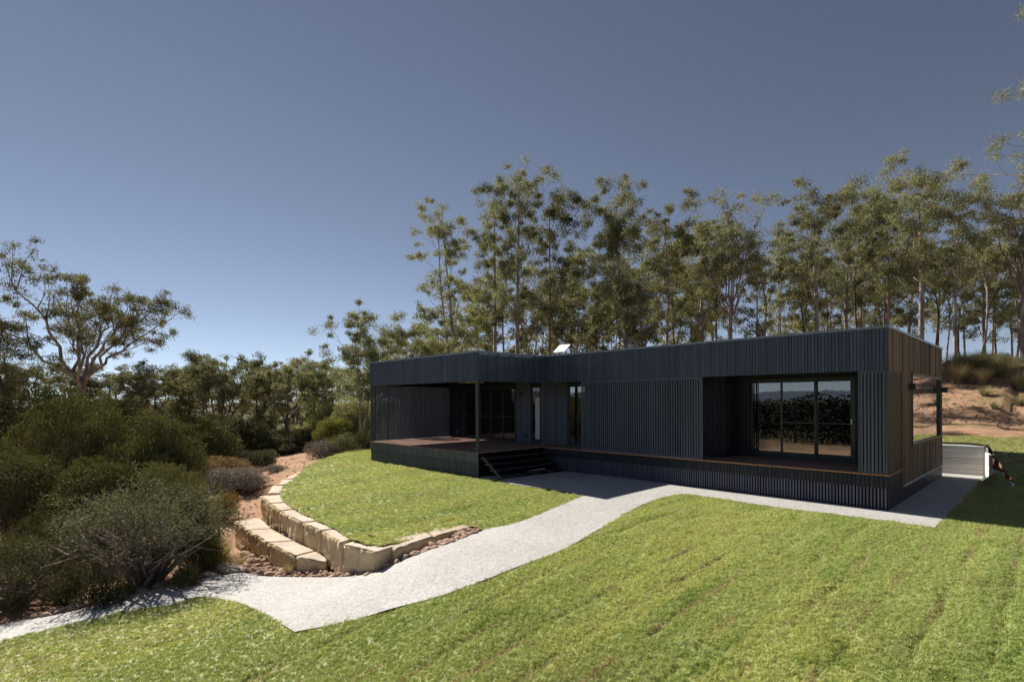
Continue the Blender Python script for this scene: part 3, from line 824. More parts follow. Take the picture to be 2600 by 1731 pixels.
stringer(-3.09, M['steel']); stringer(-1.95, M['void']); stringer(-.25, M['void'])
for yy in (-1.9, -.95, -.3): box('footing', XI + .90, XI + 1.06, yy - .06, yy + .06, .015, .10, M['void'], stairs)

# ------------------------------------------------------------------ things fixed to the house
def wall_light(px, label, faces_x=True):
    w = empty('wall_light', px); x, y, z = px
    if faces_x:
        box('back_plate', x, x + .02, y - .05, y + .05, z - .07, z + .07, M['frame'], w)
        box('light_body', x + .02, x + .15, y - .055, y + .055, z - .09, z + .09, M['frame'], w, .004)
    else:
        box('back_plate', x - .04, x + .04, y - .02, y, z - .07, z + .07, M['frame'], w)
        box('light_body', x - .045, x + .045, y - .10, y - .02, z - .09, z + .09, M['frame'], w, .004)
    tag(w, label, 'wall light', 'black box wall lights')
wall_light((.014, 2.32, 2.88), 'black box wall light left of the large window on the brown end wall')
wall_light((.014, 7.68, 2.86), 'black box wall light at far corner of the brown end wall')
wall_light((-12.96, 1.0, 2.84), 'small black wall light between the deck sliding doors and narrow door', False)
so = empty('outdoor_power_point', (-12.66, 1.0, 1.14))
box('plate', -12.74, -12.58, .985, 1.0, 1.09, 1.19, M['frame'], so); box('cover', -12.73, -12.59, .955, .985, 1.10, 1.18, M['frame'], so, .004)
tag(so, 'low black weatherproof power point on wall beside the narrow door', 'power point')
tp = empty('wall_tap', (-17.2, 1.0, 1.1))
box('pipe', -17.22, -17.19, .94, 1.0, 1.10, 1.13, M['chrome'], tp); box('spout', -17.225, -17.185, .91, .94, 1.06, 1.13, M['chrome'], tp, .004); box('tap_handle', -17.24, -17.17, .93, .945, 1.14, 1.155, M['chrome'], tp)
tag(tp, 'small bright tap low on the black wall at the back of the deck', 'tap')
# ceiling fan
fp = dep(1186, 970, 20.6)
fan = empty('ceiling_fan', (fp[0], fp[1], 3.5))
def lathe(name, prof, mt, par, c, seg=20):
    v = []; f = []
    for r_, z_ in prof:
        for k in range(seg): v.append((r_ * math.cos(2 * math.pi * k / seg), r_ * math.sin(2 * math.pi * k / seg), z_))
    for i in range(len(prof) - 1):
        for k in range(seg): f.append((i * seg + k, i * seg + (k + 1) % seg, (i + 1) * seg + (k + 1) % seg, (i + 1) * seg + k))
    return meshobj(name, arr_mesh(name, v, f), mt, par, c, True)
lathe('down_rod', [(.03, .0), (.03, -.16)], M['fanwood'], fan, (fp[0], fp[1], 3.5), 10)
lathe('motor_housing', [(.001, -.13), (.07, -.13), (.11, -.17), (.12, -.20), (.07, -.235), (.001, -.24)], M['fanwood'], fan, (fp[0], fp[1], 3.5))
for k in range(3):
    a = R(46 + 5) + k * 2 * math.pi / 3
    ca, sa = math.cos(a), math.sin(a); v = []
    for r_, w in ((.09, .045), (.25, .075), (.5, .075), (.66, .05)):
        for s, zz in ((-1, .012), (1, -.012)):
            for t in (0, -.012): v.append((r_ * ca - s * w * sa, r_ * sa + s * w * ca, -.205 + zz + t))
    f = []
    for i in range(3):
        b = i * 4
        f += [(b, b + 4, b + 6, b + 2), (b + 1, b + 3, b + 7, b + 5), (b, b + 1, b + 5, b + 4), (b + 2, b + 6, b + 7, b + 3)]
    f += [(0, 2, 3, 1), (12, 13, 15, 14)]
    meshobj('fan_blade', arr_mesh('fan_blade', v, f), M['fanwood'], fan, (fp[0], fp[1], 3.5))
tag(fan, 'pale three bladed ceiling fan under the deck roof', 'ceiling fan')
# flat white antenna on the roof
ap = dep(1427, 886, 21.2)
ant = empty('satellite_dish', (ap[0], ap[1], 4.20))
lathe('mast', [(.025, 0), (.025, ap[2] - 4.2)], M['cap'], ant, (ap[0], ap[1], 4.20), 10)
box('mast_foot', ap[0] - .15, ap[0] + .15, ap[1] - .15, ap[1] + .15, 4.2, 4.215, M['cap'], ant)
pan = box('panel', -.30, .30, -.25, .25, -.02, .02, M['white'], ant, .008)
pan.location = (0, 0, ap[2] - 4.2 + .02); pan.rotation_euler = (R(40), 0, 0)
tag(ant, 'flat white tilted satellite panel standing on the roof', 'satellite dish')

# ------------------------------------------------------------------ concrete sleeper walls at the far end of the side path
sw1 = empty('sleeper_wall', (.35, 8.85, 0))
for i in range(5):
    d = rnd.uniform(-.006, .006)
    box('sleeper', -.5, .95, 8.79 + d, 8.87 + d, .012 + i * .197, .012 + i * .197 + .184, M['sleeper'], sw1, .012)
box('steel_post', .952, 1.0, 8.78, 8.89, 0, 1.0, M['sleeper'], sw1)
tag(sw1, 'grey concrete sleeper retaining wall closing the end of the side path', 'retaining wall')
def sleepers_between(name, p, q, zs, mt, label, th=.08):
    w = empty(name, (p[0], p[1], 0)); p, q = Vector((*p, 0)), Vector((*q, 0)); d = q - p; L = d.length
    for z0, z1, t0, t1 in zs:
        o = box('sleeper', 0, L * (t1 - t0), 0, th, z0, z1, mt, w, .008)
        c = p + d * (t0 + t1) / 2
        o.location = Vector((c.x, c.y, (z0 + z1) / 2)) - WL[w.name]; o.rotation_euler.z = math.atan2(d.y, d.x)
    tag(w, label, 'retaining wall'); return w
sleepers_between('sleeper_wall', (1.03, 8.76), (1.22, 7.62), [(.012 + i * .197, .204 + i * .197, 0, 1) for i in range(4)], M['sleeper_white'], 'white angled sleeper return wall beside the shaded lawn')
sleepers_between('sleeper_wall', (1.25, 7.55), (1.80, 5.80), [(.0, .19, 0, 1), (.195, .385, 0, .55)], M['sleeper_white'], 'low stepped white sleeper edging in front of the return wall')
# ------------------------------------------------------------------ sandstone block walls
def stone_block(top4, zt, zb, parent, seed, rough=.035, splay=.0):
    """split-faced block: top4 = outer-left, outer-right, inner-right, inner-left (x, y); hexahedron with chipped edges"""
    a, b, c, d = [np.array(p, float) for p in top4]
    zt4 = zt if hasattr(zt, '__len__') else (zt,) * 4
    LU = max(np.linalg.norm(b - a), .2); LV = max(np.linalg.norm(d - a), .15)
    def cuts(L, step):
        e = min(.06, .02 / L); m_ = max(2, int(L / step)); return [0, e] + [e + (1 - 2 * e) * k / m_ for k in range(1, m_)] + [1 - e, 1]
    U = cuts(LU, .065); Vv = cuts(LV, .08); Wz = cuts(max(.2, zt4[0] - zb), .065)
    n, nw, nz = len(U) - 1, len(Vv) - 1, len(Wz) - 1
    V = {}; verts = []; faces = []
    cen = (a + b + c + d) / 4
    du = (b - a) / LU; nout = np.array([du[1], -du[0]])
    if nout @ (cen - a) > 0: nout = -nout
    def vid(i, j, k):
        key = (i, j, k)
        if key in V: return V[key]
        u, v, w = U[i], Vv[j], Wz[k]
        p = (a * (1 - u) + b * u) * (1 - v) + (d * (1 - u) + c * u) * v
        ztop = (zt4[0] * (1 - u) + zt4[1] * u) * (1 - v) + (zt4[3] * (1 - u) + zt4[2] * u) * v
        z = zb + (ztop - zb) * w
        q = Vector((p[0] * 3 + seed, p[1] * 3, z * 3))
        chip = .5 + .5 * noise.noise(q * 2.2)
        nb = (i in (0, n)) + (j in (0, nw)) + (k == nz)
        f1 = noise.noise(q * .8); f2 = noise.noise(q * 2.6); f3 = noise.noise(q * 7.0)
        if j == 0:
            p = p + nout * (rough * (.9 * f1 + 1.0 * f2 + .95 * f3))
            if k == nz: p = p - nout * (.012 + .035 * chip); z -= .004 + .012 * chip
        if i in (0, n):
            s = -1 if i == 0 else 1
            p = p + du * s * (.3 * rough * (f1 + f2 + .6 * f3))
            if k == nz: p = p - du * s * .014; z -= .006
            if j == 0: p = p - du * s * (.012 + .03 * chip) - nout * (.01 + .02 * chip)
        if k == nz: z += .010 * f1 + .006 * f2
        V[key] = len(verts); verts.append((p[0], p[1], z)); return V[key]
    for i in range(n):
        for j in range(nw):
            faces.append((vid(i, j, nz), vid(i + 1, j, nz), vid(i + 1, j + 1, nz), vid(i, j + 1, nz)))
        for k in range(nz):
            faces.append((vid(i, 0, k), vid(i + 1, 0, k), vid(i + 1, 0, k + 1), vid(i, 0, k + 1)))
    for j in range(nw):
        for k in range(nz):
            faces.append((vid(0, j + 1, k), vid(0, j, k), vid(0, j, k + 1), vid(0, j + 1, k + 1)))
            faces.append((vid(n, j, k), vid(n, j + 1, k), vid(n, j + 1, k + 1), vid(n, j, k + 1)))
    for f_ in [tuple(vid(i, nw, k) for i, k in ((i + 1, k), (i, k), (i, k + 1), (i + 1, k + 1))) for i in range(n) for k in range(nz)]: faces.append(f_)
    vs = np.array(verts); c3 = np.array([cen[0], cen[1], zb])
    return meshobj('stone_block', arr_mesh('stone_block', vs - c3, faces), M['sandstone'], parent, tuple(c3))
def z4(x, y): return 500 + x / 2.944, 1100 + y / 2.944
def shr(q, g=.018):
    q = [np.array(p, float) for p in q]; a, b, c, d = q
    t = (b - a) / np.linalg.norm(b - a) * g; t2 = (c - d) / np.linalg.norm(c - d) * g
    return [a + t, b - t, c - t2, d + t2]
uw = empty('stone_retaining_wall', (-9.5, -9.6, -.65))
tag(uw, 'upper row of tan sandstone blocks edging the raised lawn', 'retaining wall')
UP = [((478, 470), (660, 460)), ((540, 525), (690, 515)), ((625, 580), (760, 560)), ((690, 620), (850, 605)), ((782, 668), (950, 655)), ((930, 728), (1078, 705)), ((1080, 815), (1200, 775))]
UP = [(onz(*z4(*o), -.16)[:2], onz(*z4(*i), -.16)[:2]) for o, i in UP]
for k in range(6):
    (o0, i0_), (o1, i1_) = UP[k], UP[k + 1]
    i0_ = o0 + (i0_ - o0) * 1.12; i1_ = o1 + (i1_ - o1) * 1.12
    stone_block(shr([o0, o1, i1_, i0_]), -.145 - .008 * (k % 3), -.80, uw, k * 3.7)
cq = [onz(*z4(*p), -.2)[:2] for p in ((1090, 835), (1335, 893), (1472, 850), (1200, 797))]
stone_block([cq[0], cq[1], cq[2], cq[3]], -.185, -.92, uw, 31.0, .045)
for k, (q, zt_, zb_) in enumerate([(((1478, 855), (1775, 768), (1700, 726), (1398, 806)), (-.20, -.165, -.15, -.16), -.8), (((1780, 767), (2065, 692), (1992, 668), (1705, 725)), (-.175, -.165, -.15, -.15), -.6)]):
    stone_block(shr([onz(*z4(*p), -.16)[:2] for p in q], .006), zt_, zb_, uw, 40 + k * 5, .03)
for k, q in enumerate([((528, 450), (560, 398), (682, 392), (662, 450)), ((600, 388), (642, 346), (735, 340), (720, 374)), ((648, 342), (715, 306), (800, 300), (742, 332)), ((700, 312), (772, 284), (822, 276), (800, 296))]):
    P4 = [onz(*z4(*p), -.14)[:2] for p in q]
    stone_block([P4[1], P4[0], P4[3], P4[2]][::-1] if False else [P4[0], P4[1], P4[2], P4[3]], -.12 - .01 * k, -.75, uw, 60 + k * 4, .03)
lw = empty('stone_retaining_wall', (-10.3, -10.0, -1.2))
tag(lw, 'lower row of long sandstone blocks in front of the upper row', 'retaining wall')
LO = [((282, 655), (465, 632)), ((380, 725), (555, 712)), ((525, 815), (722, 805)), ((735, 918), (880, 880)), ((965, 945), (990, 925))]
LO = [(onz(*z4(*o), -.63)[:2], onz(*z4(*i), -.63)[:2]) for o, i in LO]
for k in range(4):
    (o0, i0_), (o1, i1_) = LO[k], LO[k + 1]
    stone_block(shr([o0, o1, i1_, i0_]), -.625 if k < 3 else (-.63, -.68, -.66, -.63), -1.45, lw, 80 + k * 3.3, .045)
# kerb strip that carries on from the blocks round the far lawn edge
kp = [onz(*z4(*p), -.1)[:2] for p in ((818, 277), (880, 240), (950, 207), (1040, 173), (1130, 145), (1210, 122), (1290, 104))]
kerb = empty('stone_edging', (kp[2][0], kp[2][1], -.4))
tag(kerb, 'thin pale stone edging strip round the far side of the raised lawn', 'edging')
for k in range(len(kp) - 1):
    a, b = kp[k], kp[k + 1]; d = (b - a) / np.linalg.norm(b - a); nn = np.array([d[1], -d[0]])
    if nn @ (np.array([-14, -5]) - a) < 0: nn = -nn
    stone_block(shr([a, b, b + nn * .32, a + nn * .32], .004), -.085, -.6, kerb, 100 + k, .015)
# loose rocks
def rock_mesh(seed):
    bm = bmesh.new(); bmesh.ops.create_icosphere(bm, subdivisions=2, radius=.5)
    rr = random.Random(seed); sx, sy, sz = rr.uniform(.8, 1.25), rr.uniform(.7, 1.0), rr.uniform(.5, .8)
    for v in bm.verts:
        n_ = 1 + .32 * noise.noise(v.co * 2.2 + Vector((seed * 7.1, 0, 0))) + .15 * noise.noise(v.co * 5 + Vector((0, seed * 3.3, 0)))
        v.co = Vector((v.co.x * sx * n_, v.co.y * sy * n_, v.co.z * sz * n_))
    me = bpy.data.meshes.new('river_rock'); bm.to_mesh(me); bm.free()
    me.materials.append(M['rock']); me.polygons.foreach_set('use_smooth', [True] * len(me.polygons)); return me
RM = [rock_mesh(i) for i in range(10)]
def in_px(poly, n, rng):
    lo, hi = np.min(poly, 0), np.max(poly, 0); q = rng.uniform(lo, hi, (n * 14, 2)); q = q[in_poly(q, poly)]
    return ground_many(q[:n])
rgs = np.random.default_rng(12)
rr = random.Random(11)
zones = [([(1205, 1336), (1228, 1346), (1160, 1372), (1050, 1411), (1000, 1434), (975, 1440), (985, 1424), (1050, 1396), (1120, 1368), (1150, 1354)], 96, (.10, .22), 'rounded rock lying between the thin edging stones and the path', 'rocks beside the path'),
         ([(960, 1450), (940, 1462), (780, 1464), (690, 1460), (600, 1440), (560, 1460), (520, 1462), (600, 1430), (680, 1440), (800, 1450), (905, 1452)], 120, (.09, .19), 'rounded rock in the strip at the foot of the sandstone blocks', 'rocks at the foot of the block wall'),
         ([(625, 1385), (650, 1400), (675, 1425), (690, 1440), (640, 1440), (615, 1410)], 44, (.10, .22), 'rounded rock in the pile at the end of the lower blocks', 'rocks piled at the wall end'),
         ([(90, 1560), (180, 1535), (280, 1505), (420, 1470), (500, 1462), (430, 1484), (290, 1520), (160, 1553), (60, 1580)], 40, (.10, .22), 'rough rock in the dark strip along the path under the shrubs', 'rocks along the path edge')]
placed = []
for poly, cnt, (s0, s1), lab, grp in zones:
    cand = in_px(poly, cnt * 12, rgs); ci = 0
    for i in range(cnt):
        for _ in range(30):
            p = cand[ci % len(cand)]; ci += 1; s = rr.uniform(s0, s1)
            if all(np.hypot(p[0] - a, p[1] - b) > .36 * (s + t) for a, b, t in placed): break
        placed.append((p[0], p[1], s))
        o = bpy.data.objects.new('river_rock', rr.choice(RM)); o.scale = (s, s, s)
        o.rotation_euler = (rr.uniform(-.4, .4), rr.uniform(-.4, .4), rr.uniform(0, 6.3))
        link(o, (p[0], p[1], zl(p[0], p[1]) - .05 + s * .28 + (.10 * rr.random() if 'piled' in grp else 0)))
        tag(o, lab, 'rock', grp)
for px_, py_, s, lab in ((590, 1447, .95, 'long flat pale stone slab lying beside the path near the shrub'), (880, 1438, .42, 'wedge of broken sandstone between lower blocks and corner block'), (535, 1462, .5, 'squat brown boulder left of the flat stone slab')):
    p = ground_px(px_, py_); o = meshobj('boulder', RM[3 if s < .9 else 5].copy(), None, None, (p[0], p[1], zl(p[0], p[1]) + .02))
    o.data.materials.clear(); o.data.materials.append(M['sandstone'])
    o.scale = (s, s * .45, s * .42 if s < .9 else .28); o.rotation_euler = (0, 0, R(20)); tag(o, lab, 'boulder')
# small chippings between the rocks
gv = []; gf = []
base = [(v.co.x, v.co.y, v.co.z) for v in RM[0].vertices]
tet = np.array([(1, 0, 0), (-1, 0, 0), (0, 1, 0), (0, -1, 0), (0, 0, 1), (0, 0, -1)], float)
tf = np.array([(0, 2, 4), (2, 1, 4), (1, 3, 4), (3, 0, 4)])
for poly, cnt, *_ in zones:
    for p in in_px(poly, cnt * 9, rgs):
        s = rr.uniform(.02, .05)
        rot = Matrix.Rotation(rr.uniform(0, 6), 3, 'Z') @ Matrix.Rotation(rr.uniform(-.6, .6), 3, 'X')
        vv = (tet * np.array([s * 1.3, s, s * .7])) @ np.array(rot).T + np.array([p[0], p[1], p[2] - .045])
        gf.append(tf + len(gv) * 6); gv.append(vv)
o = meshobj('stone_chippings', arr_mesh('stone_chippings', np.vstack(gv), np.vstack(gf)), M['rock'])
tag(o, 'small stone chippings scattered between the larger rocks', 'gravel', None, 'stuff')
# ------------------------------------------------------------------ vegetation
def tubes(branches, sides=6):
    """list of (points (n,3), radii (n)) -> verts, quads"""
    V = []; F = []; b0 = 0
    for P, rad in branches:
        P = np.asarray(P, float); n = len(P); s = sides if rad[0] > .04 else 4 if rad[0] > .012 else 3
        T = np.gradient(P, axis=0); T /= np.linalg.norm(T, axis=1)[:, None] + 1e-9
        ref = np.where(np.abs(T[:, 2:3]) > .9, np.array([[1., 0, 0]]), np.array([[0, 0, 1.]]))
        A = np.cross(T, ref); A /= np.linalg.norm(A, axis=1)[:, None] + 1e-9; B = np.cross(T, A)
        an = np.linspace(0, 2 * np.pi, s, endpoint=False)
        ring = P[:, None] + (A[:, None] * np.cos(an)[None, :, None] + B[:, None] * np.sin(an)[None, :, None]) * np.asarray(rad)[:, None, None]
        V.append(ring.reshape(-1, 3))
        i = np.arange(n - 1)[:, None] * s; k = np.arange(s)[None]; k2 = (k + 1) % s
        F.append(np.stack([b0 + i + k, b0 + i + k2, b0 + i + s + k2, b0 + i + s + k], -1).reshape(-1, 4)); b0 += n * s
    return np.vstack(V), np.vstack(F)
def leaves(rng, P, D, L, W):
    """rhombic leaf blades at P pointing along D"""
    n = len(P); D = D / (np.linalg.norm(D, axis=1)[:, None] + 1e-9)
    S = np.cross(D, rng.normal(size=(n, 3))); S /= np.linalg.norm(S, axis=1)[:, None] + 1e-9
    L = L[:, None]; W = W[:, None]
    V = np.stack([P, P + D * L * .45 + S * W * .5, P + D * L, P + D * L * .45 - S * W * .5], 1).reshape(-1, 3)
    return V, np.arange(4 * n).reshape(-1, 4)
def curve_branch(rng, p, d, L, r0, r1, up, n=5, wob=.12):
    pts = [np.array(p)]; d = np.array(d, float)
    for i in range(n):
        d = d + np.array([0, 0, up / n]) + rng.normal(size=3) * wob; d /= np.linalg.norm(d)
        pts.append(pts[-1] + d * L / n)
    return np.array(pts), np.linspace(r0, r1, n + 1), d
def tilt(rng, d, ang, az):
    d = d / np.linalg.norm(d); a = np.cross(d, [0, 0, 1.]) if abs(d[2]) < .95 else np.cross(d, [1., 0, 0]); a /= np.linalg.norm(a); b = np.cross(d, a)
    return d * math.cos(ang) + (a * math.cos(az) + b * math.sin(az)) * math.sin(ang)
def gum_skeleton(rng, H, W, bare=.4, levels=4, ang=30, up=.35, lead=True, kids=3, r0=.16, stems=1, lean=0.):
    br = []; tips = []
    def grow(p, d, L, r, lev, leader):
        P, rad, d2 = curve_branch(rng, p, d, L, r, r * .62, up * (1 if not leader else .25), 6 if lev >= levels - 1 else 4, .05 if leader else .13)
        br.append((P, rad))
        if lev <= 1:
            tips.append((P[-1], 1.0 if lev == 0 else .85)); 
            if lev == 0:
                tips.append((P[len(P) // 2], .6)); return
        elif lev == 2 and rng.random() < .5: tips.append((P[-2], .7))
        n = kids + (1 if rng.random() < .35 else 0); az = rng.uniform(0, 6.28)
        for i in range(n):
            if lead and i == 0:
                grow(P[-1], tilt(rng, d2, R(rng.uniform(3, 14)), az), L * rng.uniform(.62, .85) if lev < levels else L * .38, r * .62, lev - 1, leader)
            else:
                a = R(rng.uniform(.7, 1.3) * ang); q = P[-1] if (not lead or rng.random() < .5) else P[-2]
                grow(q, tilt(rng, d2, a, az + i * 6.28 / n + rng.uniform(-.4, .4)), L * rng.uniform(.48, .75) if lev < levels else L * (rng.uniform(.26, .42) if lead else rng.uniform(.6, .85)), r * (.45 if lead else .6), lev - 1, False)
    for s in range(stems):
        d = np.array([rng.normal() * .04 + lean, rng.normal() * .04, 1.]) if stems == 1 else tilt(rng, np.array([0, 0, 1.]), R(rng.uniform(4, 11)), s * 6.28 / stems)
        grow(np.array([rng.normal() * .1, rng.normal() * .1, 0.]), d, H * bare, r0, levels, lead)
    allp = np.vstack([b[0] for b in br]); tp = np.array([t[0] for t in tips])
    fz = H * .97 / max(allp[:, 2].max(), .1)
    ext = np.percentile(np.abs(tp[:, :2] - tp[:, :2].mean(0)), 92, axis=0).max() * 2
    fx = np.clip(W * .86 / max(ext, .1), .3, 3)
    off = tp[:, :2].mean(0)
    def S(P):
        P = P.copy(); k = np.clip(P[:, 2] / max(allp[:, 2].max() * max(bare, .25), .1), 0, 1); P[:, :2] -= off * k[:, None]
        f = 1 + (fx - 1) * k; P[:, 0] *= f; P[:, 1] *= f; P[:, 2] *= fz; return P
    br = [(S(P), r) for P, r in br]; tips = [(S(t[None])[0], k) for t, k in tips]
    return br, tips
def gum_tall(rng, H, W, bare=.35, r0=.16, stems=1, nlat=18, lean=0., sub=4, top=1.0, ang=42, **_):
    """straight gum: leader(s) with steep laterals down most of the trunk"""
    br = []; tips = []
    for s in range(stems):
        Hs = H * (1 if s == 0 else rng.uniform(.84, .95))
        base = np.array([0, 0, 0.]) if stems == 1 else np.array([.18 * math.cos(s * 2.4), .18 * math.sin(s * 2.4), 0])
        az0 = rng.uniform(0, 6.28) + s * 6.28 / max(1, stems); off = 0 if stems == 1 else W * .20
        n = 12; zz = np.linspace(0, 1, n); ph = rng.uniform(0, 6.28, 4); am = .012 * H
        X = base[0] + off * np.cos(az0) * zz ** 1.3 + am * (np.sin(zz * 5 + ph[0]) - math.sin(ph[0])) * zz + lean * H * zz
        Y = base[1] + off * np.sin(az0) * zz ** 1.3 + am * (np.sin(zz * 5 + ph[1]) - math.sin(ph[1])) * zz
        P = np.c_[X, Y, zz * Hs]; rr_ = (r0 if stems == 1 else r0 * .8)
        br.append((P, rr_ * (1 - zz * .9) ** .9 + .012))
        tips.append((P[-1], 1.0)); tips.append((P[-2], .8))
        nl = int(nlat / stems * (1 if stems == 1 else 1.25))
        for i in range(nl):
            t = bare + (.97 - bare) * ((i + rng.uniform(0, 1)) / nl)
            u = (t - bare) / (1 - bare)
            prof = (.55 + .45 * min(1, u / .35)) * math.sqrt(max(.08, 1 - max(0, (u - .45) / .62) ** 2))
            L = (W / 2 * (1 if stems == 1 else .72)) * prof * rng.uniform(.65, 1.2) / math.sin(R(ang)) * .95
            az = i * 2.4 + rng.uniform(-.5, .5); a = R(ang * rng.uniform(.7, 1.3))
            p = np.array([np.interp(t, zz, P[:, k]) for k in range(3)])
            d = np.array([math.cos(az) * math.sin(a), math.sin(az) * math.sin(a), math.cos(a)])
            r1 = max(.018, np.interp(t, zz, br[-1][1] if False else rr_ * (1 - zz * .9) ** .9) * .42)
            B, rad, d2 = curve_branch(rng, p, d, L, r1, r1 * .3, .25, 6, .13)
            br.append((B, rad)); tips.append((B[-1], rng.uniform(.75, 1.1)))
            for k in range(sub):
                q = B[rng.integers(2, 6)]; dd = tilt(rng, d2, R(rng.uniform(25, 70)), rng.uniform(0, 6.28))
                C, rc_, _d = curve_branch(rng, q, dd, L * rng.uniform(.22, .48), r1 * .35, .006, .1, 3, .2)
                br.append((C, rc_)); tips.append((C[-1], rng.uniform(.55, 1.0)))
    return br, tips
def gum_fan(rng, H, W, bare=.42, r0=.3, nlimb=8, sub=7, spread=62, twin=2, **_):
    """short trunk and long curving limbs fanning out to a domed crown"""
    br = []; tips = []; hb = H * bare
    P, rad, d0 = curve_branch(rng, (0, 0, 0), (.02, .02, 1), hb, r0, r0 * .75, 0, 6, .03); br.append((P, rad)); top = P[-1]
    for i in range(nlimb):
        az = i * 2.39996 + rng.uniform(-.3, .3); e = R(spread) * math.sqrt((i + .6) / nlimb) * rng.uniform(.85, 1.1)
        end = top + np.array([W / 2 * math.sin(e) * math.cos(az), W / 2 * math.sin(e) * math.sin(az), (H - hb) * .93 * math.cos(e) ** .8]) * rng.uniform(.82, 1.02)
        mid = top * .5 + end * .5 + np.array([0, 0, -.06 * H * math.sin(e)]) + rng.normal(size=3) * .025 * W
        t = np.linspace(0, 1, 9)[:, None]; C = (1 - t) ** 2 * (top - d0 * .02 * H * (i % 3)) + 2 * t * (1 - t) * mid + t * t * end
        C[1:-1] += rng.normal(size=(7, 3)) * .012 * W
        rl = r0 * rng.uniform(.32, .45); br.append((C, rl * (1 - .86 * t[:, 0]))); tips.append((end, 1.0))
        L = np.linalg.norm(end - top)
        for k in range(sub):
            q = C[rng.integers(3, 8)]; dd = C[-1] - C[4]; dd = dd / np.linalg.norm(dd); dd = tilt(rng, dd, R(rng.uniform(20, 55)), rng.uniform(0, 6.28)); dd[2] = abs(dd[2]) * .8 + .15
            B, rb, d2 = curve_branch(rng, q, dd, L * rng.uniform(.22, .42), rl * .32, .012, .3, 5, .14)
            br.append((B, rb)); tips.append((B[-1], rng.uniform(.7, 1.1)))
            for _k in range(twin):
                D_, rd, _d = curve_branch(rng, B[rng.integers(2, 5)], tilt(rng, d2, R(rng.uniform(25, 60)), rng.uniform(0, 6.28)), L * rng.uniform(.10, .2), .016, .006, .2, 3, .2)
                br.append((D_, rd)); tips.append((D_[-1], rng.uniform(.5, .9)))
    return br, tips
def clump_leaves(rng, tips, rc, nleaf, L, W, hang=.75, flat=.72):
    PP = []; DD = []
    for c, k in tips:
        r = rc * k * rng.uniform(.7, 1.25); n = int(nleaf * k * rng.uniform(.7, 1.3))
        u = rng.normal(size=(n, 3)); u /= np.linalg.norm(u, axis=1)[:, None]; q = u * (rng.random((n, 1)) ** .45) * r
        q[:, 2] *= flat
        # sub-sprays: leaves gather in a few small bunches inside the clump
        ns = max(3, n // 16); cen = q[rng.integers(0, n, ns)]; w = rng.integers(0, ns, n)
        q = cen[w] + (q - cen[w]) * .38 + rng.normal(size=(n, 3)) * r * .07
        PP.append(c + q); d = rng.normal(size=(n, 3)) * .65 + u * .25; d[:, 2] -= hang; DD.append(d)
    P = np.vstack(PP); D = np.vstack(DD); n = len(P)
    return leaves(rng, P, D, L * rng.uniform(.6, 1.3, n), W * rng.uniform(.7, 1.3, n))
def tree_parts(seed, H, W, rc, nleaf, L, Wd, flat=.72, hang=.75, **kw):
    rng = np.random.default_rng(seed)
    tall = kw.pop('tall', False)
    br, tips = (gum_fan if tall == 'fan' else gum_tall if tall else gum_skeleton)(rng, H, W, **kw)
    main = [b for b in br if b[1][0] > .0]
    tw = []
    for c, k in tips:
        for _ in range(2):
            d = rng.normal(size=3); d[2] = abs(d[2]) * .4; d /= np.linalg.norm(d)
            P = np.array([c - d * .1, c + d * rc * .4 * k, c + d * rc * .75 * k + np.array([0, 0, -.08])]); tw.append((P, np.array([.018, .012, .006])))
    return arr_mesh('trunk', *tubes(main + tw)), arr_mesh('crown', *clump_leaves(rng, tips, rc, nleaf, L, Wd, hang, flat))
def put_tree(name, meshes, loc, label, group, lm, bm_, cat='tree', rz=0, sc=(1, 1, 1)):
    e = empty(name, loc); e.rotation_euler.z = rz; e.scale = sc
    for nm, me, mt in (('trunk', meshes[0], bm_), ('crown', meshes[1], lm)):
        o = bpy.data.objects.new(nm, me); COL.objects.link(o); o.parent = e
        if len(me.materials) == 0: me.materials.append(mt)
        elif me.materials[0] != mt:
            o.material_slots[0].link = 'OBJECT'; o.material_slots[0].material = mt
        if nm == 'trunk': me.polygons.foreach_set('use_smooth', [True] * len(me.polygons))
    tag(e, label, cat, group); return e
G1 = 'tall gums behind the house'
def gum_at(px, depth, top_px, width_px, label, seed, lm='leaf', bk='bark', dens=1.0, group=G1, name='gum_tree', base=None, sink=.15, **kw):
    p = dep(px, 900, depth); z = zl(p[0], p[1]) if base is None else base
    H = hgt(top_px + (62 if kw.get('tall') is True else 20), depth) - z; W = width_px * depth / FPX
    k = dict(bare=.42, levels=4, ang=34, up=.30, lead=True, kids=3, r0=.0125 * H + .03); k.update(kw)
    rc = k.pop('rc', max(.5, W * .13)); nl = k.pop('nl', 88)
    if k.get('tall') is True: rc *= 1.38; nl *= 2.2; W *= 1.16
    L = k.pop('L', .0042 * depth + .01)
    ms = tree_parts(seed, H, W, rc, int(nl * dens), L, L * .30, **k)
    return put_tree(name, ms, (p[0], p[1], z - sink), label, group, M[lm], M[bk])
